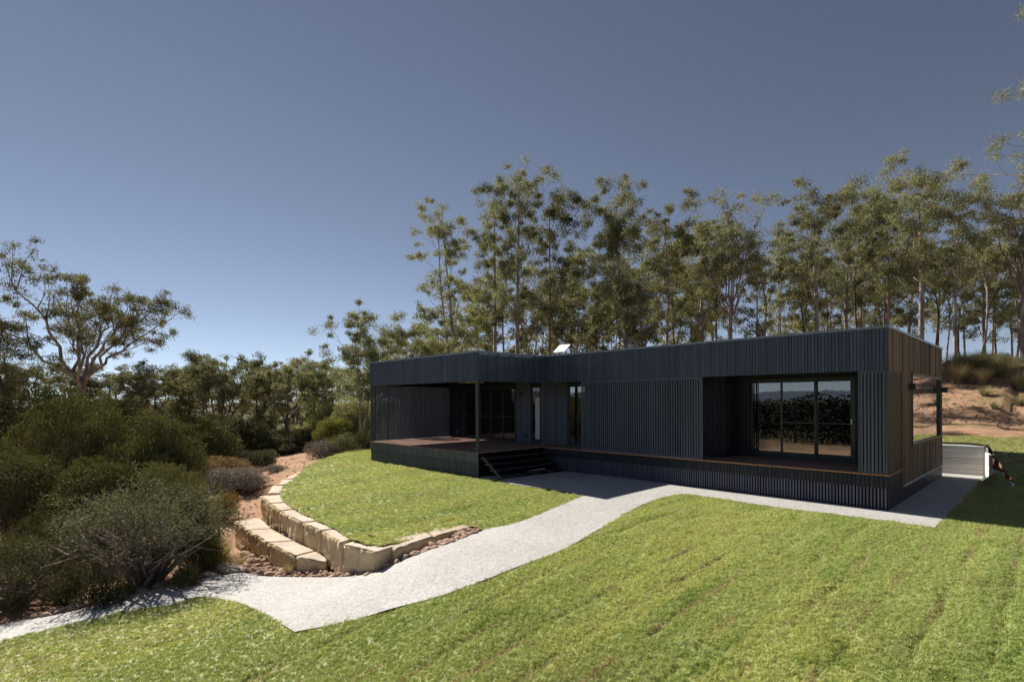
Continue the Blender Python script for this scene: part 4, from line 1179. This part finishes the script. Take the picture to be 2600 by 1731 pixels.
# front row behind the roof, left to right
T = dict(tall=True)
gum_at(1155, 36, 450, 170, 'tall slender gum with twin pale trunks at left end of the row', 1, stems=2, bare=.30, nl=80, rc=.50, r0=.13, nlat=18, **T)
gum_at(1257, 38, 443, 105, 'narrow gum with small round top, second from left in the row', 2, bare=.42, nl=95, rc=.52, r0=.17, nlat=17, ang=38, **T)
gum_at(1315, 37, 428, 150, 'tallest gum left of the roof antenna with a dense narrow crown', 53, bare=.40, nl=110, rc=.60, r0=.19, nlat=20, **T)
gum_at(1395, 39, 478, 170, 'dense dark crowned gum above the roof antenna', 4, bare=.32, nl=120, rc=.66, lm='leaf_dark', r0=.16, nlat=22, **T)
gum_at(1462, 41, 585, 95, 'thin leaning gum filling the gap right of the antenna', 5, bare=.4, nl=70, rc=.55, r0=.11, nlat=12, **T)
gum_at(1600, 37, 448, 185, 'broad dense gum with straight trunks near middle of the row', 6, bare=.34, nl=125, rc=.68, r0=.17, stems=2, nlat=28, **T)
gum_at(1690, 40, 525, 150, 'gum with dark rounded crown right of the broad dense gum', 7, bare=.32, nl=115, rc=.66, lm='leaf_dark', r0=.14, nlat=20, **T)
gum_at(1862, 37, 488, 245, 'wide vase shaped gum with several pale upright limbs', 8, bare=.38, r0=.19, rc=.80, nl=150, L=.16, nlimb=9, sub=6, spread=48, tall='fan')
gum_at(1785, 42, 560, 150, 'olive crowned gum half hidden behind the vase shaped gum', 9, bare=.3, nl=100, rc=.68, lm='leaf_olive', nlat=18, **T)
gum_at(2075, 36, 498, 190, 'round topped gum right of the vase shaped gum', 10, bare=.34, nl=110, rc=.62, r0=.15, nlat=22, **T)
gum_at(2150, 40, 520, 160, 'gum with spreading olive crown behind the house corner', 11, bare=.3, nl=105, rc=.68, lm='leaf_olive', nlat=20, **T)
gum_at(2338, 35, 402, 210, 'tallest gum at right with straight pale trunk above the house corner', 12, bare=.42, nl=110, rc=.64, r0=.20, nlat=22, ang=48, **T)
gum_at(2250, 39, 470, 170, 'broad gum crown just left of the tallest right gum', 13, bare=.30, nl=120, rc=.70, nlat=22, **T)
gum_at(2425, 33, 500, 150, 'gum with long bare leaning trunk beyond the end wall', 14, bare=.46, nl=95, rc=.56, r0=.13, lean=.02, nlat=16, **T)
gum_at(2600, 34, 400, 240, 'open crowned gum at the right edge of the picture', 15, bare=.36, r0=.19, rc=.75, nl=120, L=.16, nlimb=9, sub=6, spread=52, tall='fan')
gum_at(2500, 41, 600, 150, 'low bushy gum between the leaning trunk and right edge', 16, bare=.22, nl=105, rc=.66, lm='leaf_olive', nlat=18, **T)
gum_at(2810, 19, 60, 330, 'near gum outside the right edge with hanging leaf sprays', 17, bare=.40, nl=95, rc=.5, r0=.2, nlat=22, **T)
NAMED = [(1160, 'twin trunked slender gum'), (1257, 'narrow round topped gum'), (1315, 'tallest left gum'), (1395, 'dense dark gum over the antenna'), (1462, 'thin gum right of the antenna'), (1600, 'broad dense middle gum'), (1690, 'dark rounded gum'),
         (1785, 'olive crowned gum'), (1862, 'wide vase shaped gum'), (2075, 'round topped gum'), (2150, 'spreading olive gum'), (2250, 'broad crown near the house corner'), (2338, 'tallest right gum'), (2425, 'leaning trunk gum'), (2500, 'low bushy gum'), (2600, 'open crowned gum at the right edge')]
USED = {}
def beside(kind, px, names=NAMED):
    q = min(names, key=lambda t: abs(t[0] - px)); side = 'left' if px < q[0] else 'right'
    s = '%s just %s of the %s' % (kind, side, q[1]); n_ = USED.get(s, 0); USED[s] = n_ + 1
    return s if n_ == 0 else s.replace('just ' + side, ('farther ' if n_ == 1 else 'farthest ') + side)
# second row: shared shapes, shorter and lighter
V2 = [tree_parts(100 + i, 10.5, [4.8, 5.6, 4.6, 5.4, 5.0][i], .92, 96, .25, .075, tall=True, bare=[.20, .26, .34, .16, .30][i], nlat=18, r0=.12, stems=[1, 2, 1, 2, 1][i]) for i in range(5)]
V2B = [tuple(m_.copy() for m_ in v) for v in V2]
rv = random.Random(5)
spots2 = [(1085, 46, 850), (1130, 44, 810), (1220, 48, 740), (1285, 45, 720), (1345, 50, 720), (1440, 48, 730), (1500, 46, 740), (1560, 51, 700), (1640, 45, 710), (1715, 49, 650), (1760, 45, 700),
          (1820, 50, 690), (1920, 45, 690), (1975, 49, 640), (2035, 46, 660), (2110, 51, 640), (2190, 45, 640), (2240, 48, 620), (2300, 44, 640), (2380, 47, 660), (2450, 44, 700), (2520, 47, 690), (2570, 44, 730), (2640, 46, 680)]
for i, (px_, d_, t_) in enumerate(spots2):
    p = dep(px_, 900, d_); z = zl(p[0], p[1]); H = hgt(t_, d_) - z; k = max(.35, H / 10.5)
    v = (V2 if i % 2 else V2B)[rv.randrange(5)]
    put_tree('gum_tree', v, (p[0], p[1], z - .1), beside('shorter second row gum', px_), 'second row gums',
             M['leaf_olive'] if rv.random() < .72 else M['leaf'], M['bark'], rz=rv.uniform(0, 6.28), sc=(max(.75, k) * rv.uniform(.8, 1.1), max(.75, k) * rv.uniform(.8, 1.1), k))
# thin bare understorey trunks
V3 = [tree_parts(150 + i, 12, 3.0, .5, 40, .22, .07, bare=.6, levels=3, ang=30, up=.3, kids=2, r0=.085) for i in range(3)]
for i, px_ in enumerate((1195, 1345, 1430, 1512, 1575, 1640, 1730, 1820, 1935, 2020, 2110, 2175, 2270, 2370, 2400, 2448, 2480, 2535, 2575, 2620)):
    d_ = rv.uniform(36, 47); p = dep(px_ + rv.uniform(-12, 12), 900, d_); z = zl(p[0], p[1])
    put_tree('gum_sapling', V3[i % 3], (p[0], p[1], z - .1), beside('thin bare sapling stem', px_), 'gum saplings', M['leaf'], M['bark_dark'] if i % 2 else M['bark'], rz=rv.uniform(0, 6.28), sc=(1, 1, rv.uniform(.75, 1.0)))

UNDER = []
# understorey along the foot of the gums
for i in range(9):
    px_ = 2410 + i * 26 + rv.uniform(-8, 8); d_ = rv.uniform(38, 44); p = dep(px_, 900, d_); s = rv.uniform(.6, 1.1)
    UNDER.append((px_, p, s))
# left side gums
G2 = 'gums left of the house'
gum_at(195, 33, 632, 520, 'large spreading gum with many bare curving limbs at far left', 20, lm='leaf_dark', bk='bark', group=G2, bare=.46, r0=.30, rc=.80, nl=210, L=.15, nlimb=10, sub=7, tall='fan')
gum_at(45, 28, 800, 240, 'dark low gum at left edge under the spreading gum', 21, lm='leaf_dark', bk='bark_dark', group=G2, bare=.25, nlat=18, stems=2, ang=48, rc=.6, r0=.16, nl=110, **T)
gum_at(350, 30, 865, 200, 'small gum with sideways leaning limbs right of the spreading gum', 22, lm='leaf_dark', bk='bark_dark', group=G2, bare=.45, r0=.16, rc=.5, nl=90, L=.14, nlimb=6, sub=5, spread=75, tall='fan')
gum_at(555, 37, 850, 215, 'rounded many stemmed gum in the middle of the left tree line', 23, lm='leaf', bk='bark_dark', group=G2, bare=.28, r0=.2, rc=.62, nl=110, L=.17, nlimb=8, sub=6, spread=50, tall='fan')
gum_at(468, 40, 850, 150, 'darker gum just left of the rounded many stemmed gum', 24, lm='leaf_dark', bk='bark_dark', group=G2, bare=.25, nlat=18, stems=2, ang=46, rc=.6, nl=105, **T)
gum_at(655, 41, 885, 120, 'low dark gum between the rounded gum and tufted gum', 25, lm='leaf_dark', bk='bark_dark', group=G2, bare=.25, nlat=16, ang=46, rc=.6, nl=100, **T)
gum_at(730, 38, 875, 170, 'gum with dark leaning trunk and tufted crown left of house', 26, lm='leaf', bk='bark_dark', group=G2, bare=.35, r0=.18, rc=.58, nl=100, L=.17, nlimb=7, sub=6, spread=55, tall='fan')
gum_at(800, 42, 885, 140, 'smaller gum with pale tufts behind the leaning trunk', 27, lm='leaf', bk='bark_dark', group=G2, bare=.28, nlat=16, ang=46, rc=.55, nl=95, **T)
gum_at(912, 31, 795, 165, 'slender gum with two thin pale trunks beside the deck', 28, lm='leaf', bk='bark', group=G2, bare=.42, stems=2, nlat=18, rc=.40, r0=.10, nl=85, **T)
gum_at(985, 44, 885, 120, 'olive bushy gum showing over the deck roof', 29, lm='leaf_olive', bk='bark', group=G2, bare=.25, nlat=16, rc=.6, nl=110, **T)
gum_at(1055, 40, 850, 150, 'bright olive gum crown over the wing roof', 30, lm='leaf_olive', bk='bark', group=G2, bare=.25, nlat=18, rc=.65, nl=115, **T)
for i, (px_, d_, t_) in enumerate(((-40, 50, 940), (30, 52, 930), (95, 56, 945), (150, 50, 940), (215, 55, 950), (270, 54, 945), (335, 50, 950), (400, 52, 950), (440, 56, 955), (510, 54, 960), (610, 55, 960), (650, 50, 965), (700, 58, 955), (760, 52, 960), (800, 56, 955), (840, 55, 950), (890, 48, 940))):
    p = dep(px_, 1000, d_); z = zl(p[0], p[1]); k = max(.3, (hgt(t_, d_) - z) / 10.5)
    put_tree('gum_tree', V2B[i % 5], (p[0], p[1], z - .1), beside('far gum', px_, [(45, 'dark low gum at left edge'), (190, 'large spreading gum'), (350, 'small sideways leaning gum'), (468, 'darker gum of the left line'), (555, 'rounded many stemmed gum'), (655, 'low dark gum'), (730, 'tufted gum with leaning trunk'), (800, 'smaller pale tufted gum'), (912, 'slender gum beside the deck')]), 'far gums of the left tree line', M['leaf_dark'] if px_ < 600 else M['leaf'], M['bark_dark'], rz=rv.uniform(0, 6.28), sc=(1.25, 1.25, k))

# shrubs: stems and cloud-like leaf pads
def shrub_parts(seed, Rr, H, npad, nleaf, L, W, padr=.34, stems=9, low=.15, up=.2, open_=False, zb=.12):
    rng = np.random.default_rng(seed); pads = []; br = []
    for i in range(npad):
        a = i * 2.39996 + rng.uniform(-.3, .3); t = (i + .5) / npad
        el = math.asin(max(low - .1, 1 - t * (1 - low))) ; k = rng.uniform(.52, 1.0)
        pads.append((np.array([Rr * k * math.cos(a) * math.cos(el), Rr * k * math.sin(a) * math.cos(el), H * (zb + (.86 - zb) * math.sin(el) * k)]), padr * Rr * rng.uniform(.65, 1.25)))
    for i, (c, r_) in enumerate(pads):
        if i % max(1, npad // (stems * 2)) == 0 or open_:
            p0 = np.array([rng.normal() * .08, rng.normal() * .08, -.1]); m1 = p0 * .6 + c * .35 + np.array([0, 0, H * .10]) + rng.normal(size=3) * .06 * Rr; m2 = p0 * .25 + c * .72 + rng.normal(size=3) * .06 * Rr
            br.append((np.array([p0, m1, m2, c]), np.array([.045, .034, .022, .010]) * (Rr / 1.5)))
            for _ in range(3):
                q = m2 + rng.normal(size=3) * r_ * .7; br.append((np.array([m1 * .4 + m2 * .6, (m2 + q) / 2 + rng.normal(size=3) * .04, q]), np.array([.014, .01, .005]) * (Rr / 1.5)))
    PP = []; DD = []
    for c, r_ in pads:
        n = int(nleaf * (r_ / (padr * Rr)) ** 2)
        u = rng.normal(size=(n, 3)); u /= np.linalg.norm(u, axis=1)[:, None]
        bumps = 1 + .22 * np.sin(u[:, 0:1] * 7 + c[0] * 9) * np.sin(u[:, 1:2] * 7 + c[1] * 9) + .15 * np.sin(u[:, 2:3] * 11)
        q = u * r_ * (rng.random((n, 1)) ** .22) * bumps; q[:, 2] *= .72; PP.append(c + q)
        DD.append(u * .7 + rng.normal(size=(n, 3)) * .5 + np.array([0, 0, up]))
    P = np.vstack(PP); D = np.vstack(DD); k = P[:, 2] > .03; P, D = P[k], D[k]; n = len(P)
    return arr_mesh('stems', *tubes(br, 5)), arr_mesh('foliage', *leaves(rng, P, D, L * rng.uniform(.6, 1.4, n), W * rng.uniform(.7, 1.3, n)))
def put_shrub(name, meshes, loc, label, group, lm, bm_, sc=1., rz=0., cat='shrub'):
    e = empty(name, loc); e.rotation_euler.z = rz; e.scale = sc if hasattr(sc, '__len__') else (sc, sc, sc)
    for nm, me, mt in (('stems', meshes[0], bm_), ('foliage', meshes[1], lm)):
        if me is None: continue
        o = bpy.data.objects.new(nm, me); COL.objects.link(o); o.parent = e
        if len(me.materials) == 0: me.materials.append(mt)
        elif me.materials[0] != mt:
            o.material_slots[0].link = 'OBJECT'; o.material_slots[0].material = mt
    tag(e, label, cat, group); return e
TEA = [shrub_parts(200 + i, 1.6, 2.6, 34, 950, .075, .022, .26) for i in range(3)]
TEAB = [shrub_parts(210 + i, 1.6, 2.6, 32, 620, .10, .032, .27) for i in range(2)]
FRONT = [shrub_parts(220, 1.6, 2.5, 52, 300, .065, .014, .19, stems=30, low=.18, open_=True, zb=.36), shrub_parts(221, 1.5, 2.2, 44, 480, .065, .015, .24, stems=12, low=.05)]
SMALL = [shrub_parts(230 + i, .8, .8, 16, 300, .075, .026, .40, low=.05) for i in range(3)]
G3 = 'tea tree shrubs on the left slope'
def shrub_px(px, depth, top_px, width_px, me, label, lm, group, base=None, bk='twig', name='tea_tree_shrub', rz=None, H0=2.6, R0=1.6):
    p = dep(px, 1200, depth); z = zl(p[0], p[1]); H = hgt(top_px, depth) - z; w = width_px * depth / FPX
    return put_shrub(name, me, (p[0], p[1], z - .06), label, group, M[lm], M[bk], (w / (2.1 * R0), w / (2.1 * R0), H / (H0 * .98)), rv.uniform(0, 6.28) if rz is None else rz)
# big dark masses, far to near
shrub_px(120, 24, 935, 330, TEAB[0], 'big dark tea tree shrub under the spreading gum at left', 'leaf_tea', G3)
shrub_px(190, 19, 925, 260, TEA[0], 'tall cloud shaped tea tree in front of the spreading gum', 'leaf_tea_light', G3)
shrub_px(400, 19, 985, 270, TEA[1], 'broad cloud shaped tea tree left of the dirt track', 'leaf_tea_light', G3)
shrub_px(300, 23, 960, 250, TEAB[1], 'tea tree filling the gap between the two cloud shaped shrubs', 'leaf_tea', G3)
shrub_px(500, 27, 1010, 210, TEAB[0], 'dark tea tree behind the rusty shrub', 'leaf_tea_light', G3)
shrub_px(40, 15, 1060, 300, TEA[2], 'dark tea tree at left edge above the grey foreground shrub', 'leaf_tea', G3)
shrub_px(250, 14.5, 1110, 280, TEAB[1], 'shaded tea tree directly behind the bare stemmed shrub', 'leaf_tea', G3)
shrub_px(420, 15.5, 1130, 210, TEA[0], 'tea tree at right behind the bare stemmed shrub', 'leaf_tea_light', G3)
shrub_px(560, 33, 1040, 190, TEAB[1], 'mid distance shrub under the rounded gum', 'leaf_tea', G3)
shrub_px(660, 34, 1050, 150, TEAB[0], 'mid distance shrub left of the pale shrubs', 'leaf_tea', G3)
for i, (px_, p, s) in enumerate(UNDER):
    put_shrub('understorey_shrub', TEAB[i % 2], (p[0], p[1], zl(p[0], p[1]) - .1), beside('bushy understorey shrub', px_), 'understorey shrubs', M['leaf_grey'], M['twig'], (s * .8, s * .8, s * .45), rv.uniform(0, 6.28))
# foreground shrubs
S1 = ground_px(375, 1482)
put_shrub('bare_stemmed_shrub', FRONT[0], (S1[0], S1[1], zl(S1[0], S1[1]) - .08), 'large grey green shrub with many exposed bare stems beside the path', None, M['leaf_grey'], M['twig'], (1.15, 1.15, 1.05), 1.0)
S2 = ground_px(60, 1545)
put_shrub('grey_shrub', FRONT[1], (S2[0] - .5, S2[1] - .1, zl(S2[0], S2[1]) - .08), 'dark grey green shrub at left edge beside the path', None, M['leaf_tea'], M['twig'], (.85, .85, .85), 2.0)
shrub_px(150, 12.5, 1230, 220, FRONT[1], 'shaded shrub between the left edge shrub and bare stemmed shrub', 'leaf_tea', G3, H0=2.2, R0=1.5)
shrub_px(528, 12.0, 1330, 80, SMALL[0], 'yellow green upright shrub right of the bare stemmed shrub', 'leaf_bright', None, name='yellow_shrub', H0=.8, R0=.8)
shrub_px(490, 12.2, 1250, 120, SMALL[1], 'olive shrub behind the yellow green shrub', 'leaf_tea', None, name='olive_shrub', H0=.8, R0=.8)
shrub_px(470, 10.6, 1420, 70, SMALL[2], 'small spiky shrub beside the trunk base of the bare stemmed shrub', 'leaf_tea', None, name='small_shrub', H0=.8, R0=.8)
shrub_px(255, 9.8, 1440, 110, SMALL[0], 'small green shrub low at the path edge left of the bare stems', 'leaf_tea', None, name='small_shrub', H0=.8, R0=.8)
shrub_px(170, 10.2, 1450, 100, SMALL[2], 'low dark shrub near the left edge by the path', 'leaf_tea', None, name='small_shrub', H0=.8, R0=.8)
# along the track
G4 = 'low shrubs along the dirt track'
shrub_px(600, 20.5, 1165, 180, TEAB[1], 'grey dead looking shrub beside the dirt track', 'leaf_dead', G4, name='grey_shrub')
shrub_px(575, 22.5, 1140, 170, TEAB[0], 'rusty orange shrub behind the grey dead looking shrub', 'leaf_rust', G4, name='rusty_shrub')
shrub_px(570, 16.8, 1236, 66, SMALL[1], 'small golden rounded shrub on the bare dirt', 'leaf_rust', G4, name='golden_shrub', H0=.8, R0=.8)
shrub_px(655, 26, 1125, 110, TEAB[1], 'olive shrub right of the rusty orange shrub', 'leaf_tea', G4, name='olive_shrub')
shrub_px(700, 24, 1172, 60, SMALL[2], 'small brown shrub on the track edge', 'leaf_dead', G4, name='brown_shrub', H0=.8, R0=.8)
shrub_px(725, 33, 1090, 120, TEAB[0], 'fallen looking dark shrub where the track bends', 'leaf_tea', G4, name='olive_shrub')
shrub_px(740, 40, 1060, 120, TEAB[1], 'pale olive round shrub beyond the track', 'leaf_olive', G4, name='olive_shrub')
shrub_px(790, 36, 1070, 110, TEAB[0], 'wide olive shrub right of the pale round shrub', 'leaf_tea', G4, name='olive_shrub')
shrub_px(850, 33, 1040, 100, TEAB[1], 'bright green shrub left of the thin pale trunks', 'leaf_bright', G4, name='green_shrub')
shrub_px(900, 36, 985, 130, TEAB[0], 'tall yellow olive shrub behind the thin pale trunks', 'leaf_olive', G4, name='olive_shrub')
shrub_px(840, 40, 1000, 130, TEAB[1], 'tall olive shrub left of the yellow olive one', 'leaf_olive', G4, name='olive_shrub')
shrub_px(870, 29, 1095, 90, SMALL[0], 'low grey green shrub at the lawn edging near the deck', 'leaf_grey', G4, name='grey_shrub', H0=.8, R0=.8)
shrub_px(820, 28, 1110, 80, SMALL[1], 'low brownish shrub against the pale stone edging', 'leaf_dead', G4, name='brown_shrub', H0=.8, R0=.8)
shrub_px(920, 30, 1085, 70, SMALL[2], 'low green shrub touching the deck corner in the picture', 'leaf_tea', G4, name='green_shrub', H0=.8, R0=.8)

# tussock grasses
def tussock_mesh(seed, n=620, h=.8, sp=.62, w=.006):
    rng = np.random.default_rng(seed); V = []; F = []; b = 0
    for i in range(n):
        a = rng.uniform(0, 6.28); r0 = .16 * math.sqrt(rng.random()); L = h * rng.uniform(.6, 1.15); o = sp * rng.uniform(.2, 1.0)
        ca, sa = math.cos(a), math.sin(a)
        for k in range(4):
            t = k / 3; x = r0 + o * t ** 1.7; z = L * (t - .28 * t * t * o / sp); ww = w * (1 - .85 * t)
            V += [(x * ca - ww * sa, x * sa + ww * ca, z), (x * ca + ww * sa, x * sa - ww * ca, z)]
            if k: F.append((b + 2 * k - 2, b + 2 * k - 1, b + 2 * k + 1, b + 2 * k))
        b += 8
    return arr_mesh('blades', V, F)
TU = [tussock_mesh(300 + i) for i in range(3)]
def tussock(p, s, label, group, lm, i=0):
    e = empty('grass_tussock', (p[0], p[1], zl(p[0], p[1]) - .08)); e.scale = (s, s, s); e.rotation_euler.z = rv.uniform(0, 6.28)
    o = bpy.data.objects.new('blades', TU[i % 3]); COL.objects.link(o); o.parent = e
    if len(TU[i % 3].materials) == 0: TU[i % 3].materials.append(M['straw'])
    o.material_slots[0].link = 'OBJECT'; o.material_slots[0].material = M[lm]
    tag(e, label, 'tussock', group)
for i, (px_, py_, s, lm, lab) in enumerate([(2435, 975, 1.5, 'straw', 'large straw coloured tussock on the bank beside the end wall'), (2492, 977, 1.2, 'straw', 'smaller pale tussock right of the large straw one'),
        (2418, 950, 1.5, 'straw', 'tall pale tussock behind the large straw one'), (2590, 985, 1.2, 'tussock_green', 'grey green tussock at the right edge of the bank'), (2520, 950, 1.7, 'tussock_green', 'dark tussock in the gap between the pale tussocks'),
        (2560, 955, 1.6, 'tussock_green', 'dull green tussock at the top of the bank'), (2470, 948, 1.5, 'tussock_green', 'green tussock behind the smaller pale tussock'), (2585, 1030, .8, 'tussock_green', 'low green tussock on the bare red bank'),
        (2525, 1040, .5, 'tussock_green', 'tiny green tuft on the bare red bank'), (2500, 1005, .7, 'tussock_green', 'sparse low tuft below the pale tussocks')]):
    t = .0
    lo, hi = 20., 40.
    for d_ in np.arange(16, 45, .25):       # walk along the sight line to the bank
        p = dep(px_, py_, d_)
        if p[2] < zl(p[0], p[1]): break
    tussock(p, s, lab, 'tussocks on the bank', lm, i)
for i in range(34):
    x = rv.uniform(-8, 26); y_ = rv.uniform(24.5, 29)
    if x < 22: tussock((x, y_), rv.uniform(.7, 1.25), 'rank dull grass tussock along the top of the bank below the gums', 'tussocks along the bank top', rv.choice(('tussock_green', 'straw', 'straw')), i)
for i, (px_, py_, s, lm, lab) in enumerate([(600, 1440, .55, 'straw', 'dry twiggy tuft in front of the lower sandstone blocks'), (735, 1452, .42, 'straw', 'dead wispy tuft against the lower block wall'), (560, 1420, .9, 'straw', 'dry brown grass clump at the wall end'), (520, 1440, .8, 'tussock_green', 'green grass clump under the yellow shrub'), (330, 1500, .6, 'tussock_green', 'dark grass clump at the path edge under bare stems'), (470, 1475, .6, 'straw', 'straw grass clump right of the bare stemmed shrub')]):
    tussock(ground_px(px_, py_), s, lab, 'grass clumps by the block wall', lm, i)

# wooded country behind the camera, seen only in the glass
rng = np.random.default_rng(77); PP = []; DD = []
for i in range(95):
    a = R(rng.uniform(212, 300)); r_ = rng.uniform(52, 120); c = np.array([r_ * math.cos(a), r_ * math.sin(a), -6.5]); hh = rng.uniform(7.2, 9.4); ww = rng.uniform(3.5, 6)
    n = 1700; u = rng.normal(size=(n, 3)); u /= np.linalg.norm(u, axis=1)[:, None]; q = u * (rng.random((n, 1)) ** .3); q = q * np.array([ww, ww, hh / 2]); PP.append(c + q + np.array([0, 0, hh / 2 + .5])); DD.append(u + rng.normal(size=(n, 3)) * .5)
P = np.vstack(PP); D = np.vstack(DD)
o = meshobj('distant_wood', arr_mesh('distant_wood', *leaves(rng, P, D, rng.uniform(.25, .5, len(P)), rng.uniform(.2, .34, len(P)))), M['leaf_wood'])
tag(o, 'dark belt of distant bush mirrored in the glass doors', 'bush', None, 'stuff')

# ------------------------------------------------------------------ litter
def litter(name, pts, s0, s1, mt, label, cat, seed, lift=.02):
    rng = np.random.default_rng(seed); n = len(pts); D = rng.normal(size=(n, 3)); D[:, 2] *= .25
    o = meshobj(name, arr_mesh(name, *leaves(rng, np.c_[pts, zlow(pts) + lift], D, rng.uniform(s0, s1, n), rng.uniform(s0, s1, n) * .35)), mt)
    return tag(o, label, cat, None, 'stuff')
_r = np.random.default_rng(9)
P = np.c_[_r.uniform(-3, 16, 5200), _r.uniform(14.2, 25, 5200)]
litter('bark_litter', P[:2600], .08, .22, M['bark_dark'], 'dark bark and twig litter strewn over the red bank', 'litter', 31, -.02)
P = np.c_[_r.uniform(-3, 16, 3200), _r.uniform(14.2, 25, 3200)]
litter('dry_leaf_litter', P, .06, .16, M['leaf_dead'], 'pale dry leaf and chip litter on the red bank', 'litter', 32, 0)
P = np.c_[_r.uniform(-7, 4, 150), _r.uniform(-13, -1.5, 150)]; P = P[in_poly(P, main_poly)]
litter('fallen_leaves', P, .05, .11, M['straw'], 'few pale fallen gum leaves on the foreground lawn', 'leaves', 33, .03)
P = np.c_[_r.uniform(-30, -8, 2600), _r.uniform(-12, 6, 2600)]; P = P[~in_poly(P, ter_poly) & ~in_poly(P, path_poly) & ~in_poly(P, main_poly)]
litter('track_litter', P, .06, .20, M['leaf_dead'], 'dry leaf litter on the dirt track and under the shrubs', 'litter', 34, 0)
# ------------------------------------------------------------------ grass blades
def tuft(seed, n=20, h=.024, rad=.055, w=.0032):
    rng = np.random.default_rng(seed); V = []; F = []
    for i in range(n):
        a = rng.uniform(0, 6.28); r0 = rad * math.sqrt(rng.random()); x, y_ = r0 * math.cos(a), r0 * math.sin(a)
        b = rng.uniform(0, 6.28); hh = h * rng.uniform(.5, 1.15); o_ = hh * rng.uniform(.5, 1.7); cb, sb = math.cos(b), math.sin(b)
        k = len(V)
        V += [(x - w * sb, y_ + w * cb, -.01), (x + w * sb, y_ - w * cb, -.01), (x + o_ * .4 * cb + w * .7 * sb, y_ + o_ * .4 * sb - w * .7 * cb, hh * .65), (x + o_ * .4 * cb - w * .7 * sb, y_ + o_ * .4 * sb + w * .7 * cb, hh * .65), (x + o_ * cb, y_ + o_ * sb, hh)]
        F += [(k, k + 1, k + 2), (k, k + 2, k + 3), (k + 3, k + 2, k + 4)]
    return arr_mesh('tuft', V, F)
def grass(name, V, F, label, mt, dmax, seed, wide=1.0):
    me = arr_mesh(name, V, F)
    at = me.attributes.new('dens', 'FLOAT', 'POINT')
    dist = np.hypot(V[:, 0] - CAM[0], V[:, 1] - CAM[1])
    cf = ((V[:, :2] - CAM[:2]) @ FWn[:2]); lat = np.abs((V[:, :2] - CAM[:2]) @ R2n[:2])
    vis = np.clip(1.4 - .5 * np.maximum(0, lat - 1.05 * np.maximum(cf, 0) - .6), .12, 1)
    dn = dens_fn(V) * dmax * np.clip(8.5 / np.maximum(dist, 5), .42, 1.35) * vis
    at.data.foreach_set('value', dn.astype(np.float32))
    ob = meshobj(name, me, mt)
    tag(ob, label, 'grass', None, 'stuff')
    tu = bpy.data.objects.new(name + '_tuft', tuft(seed, w=.0032 * wide)); tu.data.materials.append(mt)
    ng = bpy.data.node_groups.new(name, 'GeometryNodeTree')
    ng.interface.new_socket('Geometry', in_out='INPUT', socket_type='NodeSocketGeometry'); ng.interface.new_socket('Geometry', in_out='OUTPUT', socket_type='NodeSocketGeometry')
    nd = ng.nodes; gi = nd.new('NodeGroupInput'); go = nd.new('NodeGroupOutput')
    dp = nd.new('GeometryNodeDistributePointsOnFaces'); na = nd.new('GeometryNodeInputNamedAttribute'); na.data_type = 'FLOAT'; na.inputs[0].default_value = 'dens'
    ip = nd.new('GeometryNodeInstanceOnPoints'); oi = nd.new('GeometryNodeObjectInfo'); oi.inputs[0].default_value = tu
    rvn = nd.new('FunctionNodeRandomValue'); rvn.data_type = 'FLOAT_VECTOR'; rvn.inputs[0].default_value = (-.5, -.5, 0); rvn.inputs[1].default_value = (.5, .5, 6.283)
    rs = nd.new('FunctionNodeRandomValue'); rs.data_type = 'FLOAT'; rs.inputs[2].default_value = .55; rs.inputs[3].default_value = 1.15; rs.inputs['Seed'].default_value = 3
    lk = ng.links.new
    lk(gi.outputs[0], dp.inputs['Mesh']); lk(na.outputs[0], dp.inputs['Density']); lk(dp.outputs['Points'], ip.inputs['Points']); lk(oi.outputs['Geometry'], ip.inputs['Instance'])
    lk(rvn.outputs[0], ip.inputs['Rotation']); lk(rs.outputs[1], ip.inputs['Scale']); lk(ip.outputs[0], go.inputs[0])
    mod = ob.modifiers.new('grass', 'NODES'); mod.node_group = ng
    return ob
grass('lawn_grass', *MAIN, 'short green turf of the big foreground lawn with browned seams', M['grass'], 820, 1)
grass('terrace_grass', TV, TF, 'short green turf of the raised lawn inside the stone blocks', M['grass'], 560, 2, 1.6)
grass('upper_grass', BV, BF, 'dry yellow green turf beyond the sleeper walls', M['grass_dry'], 300, 3, 2.2)
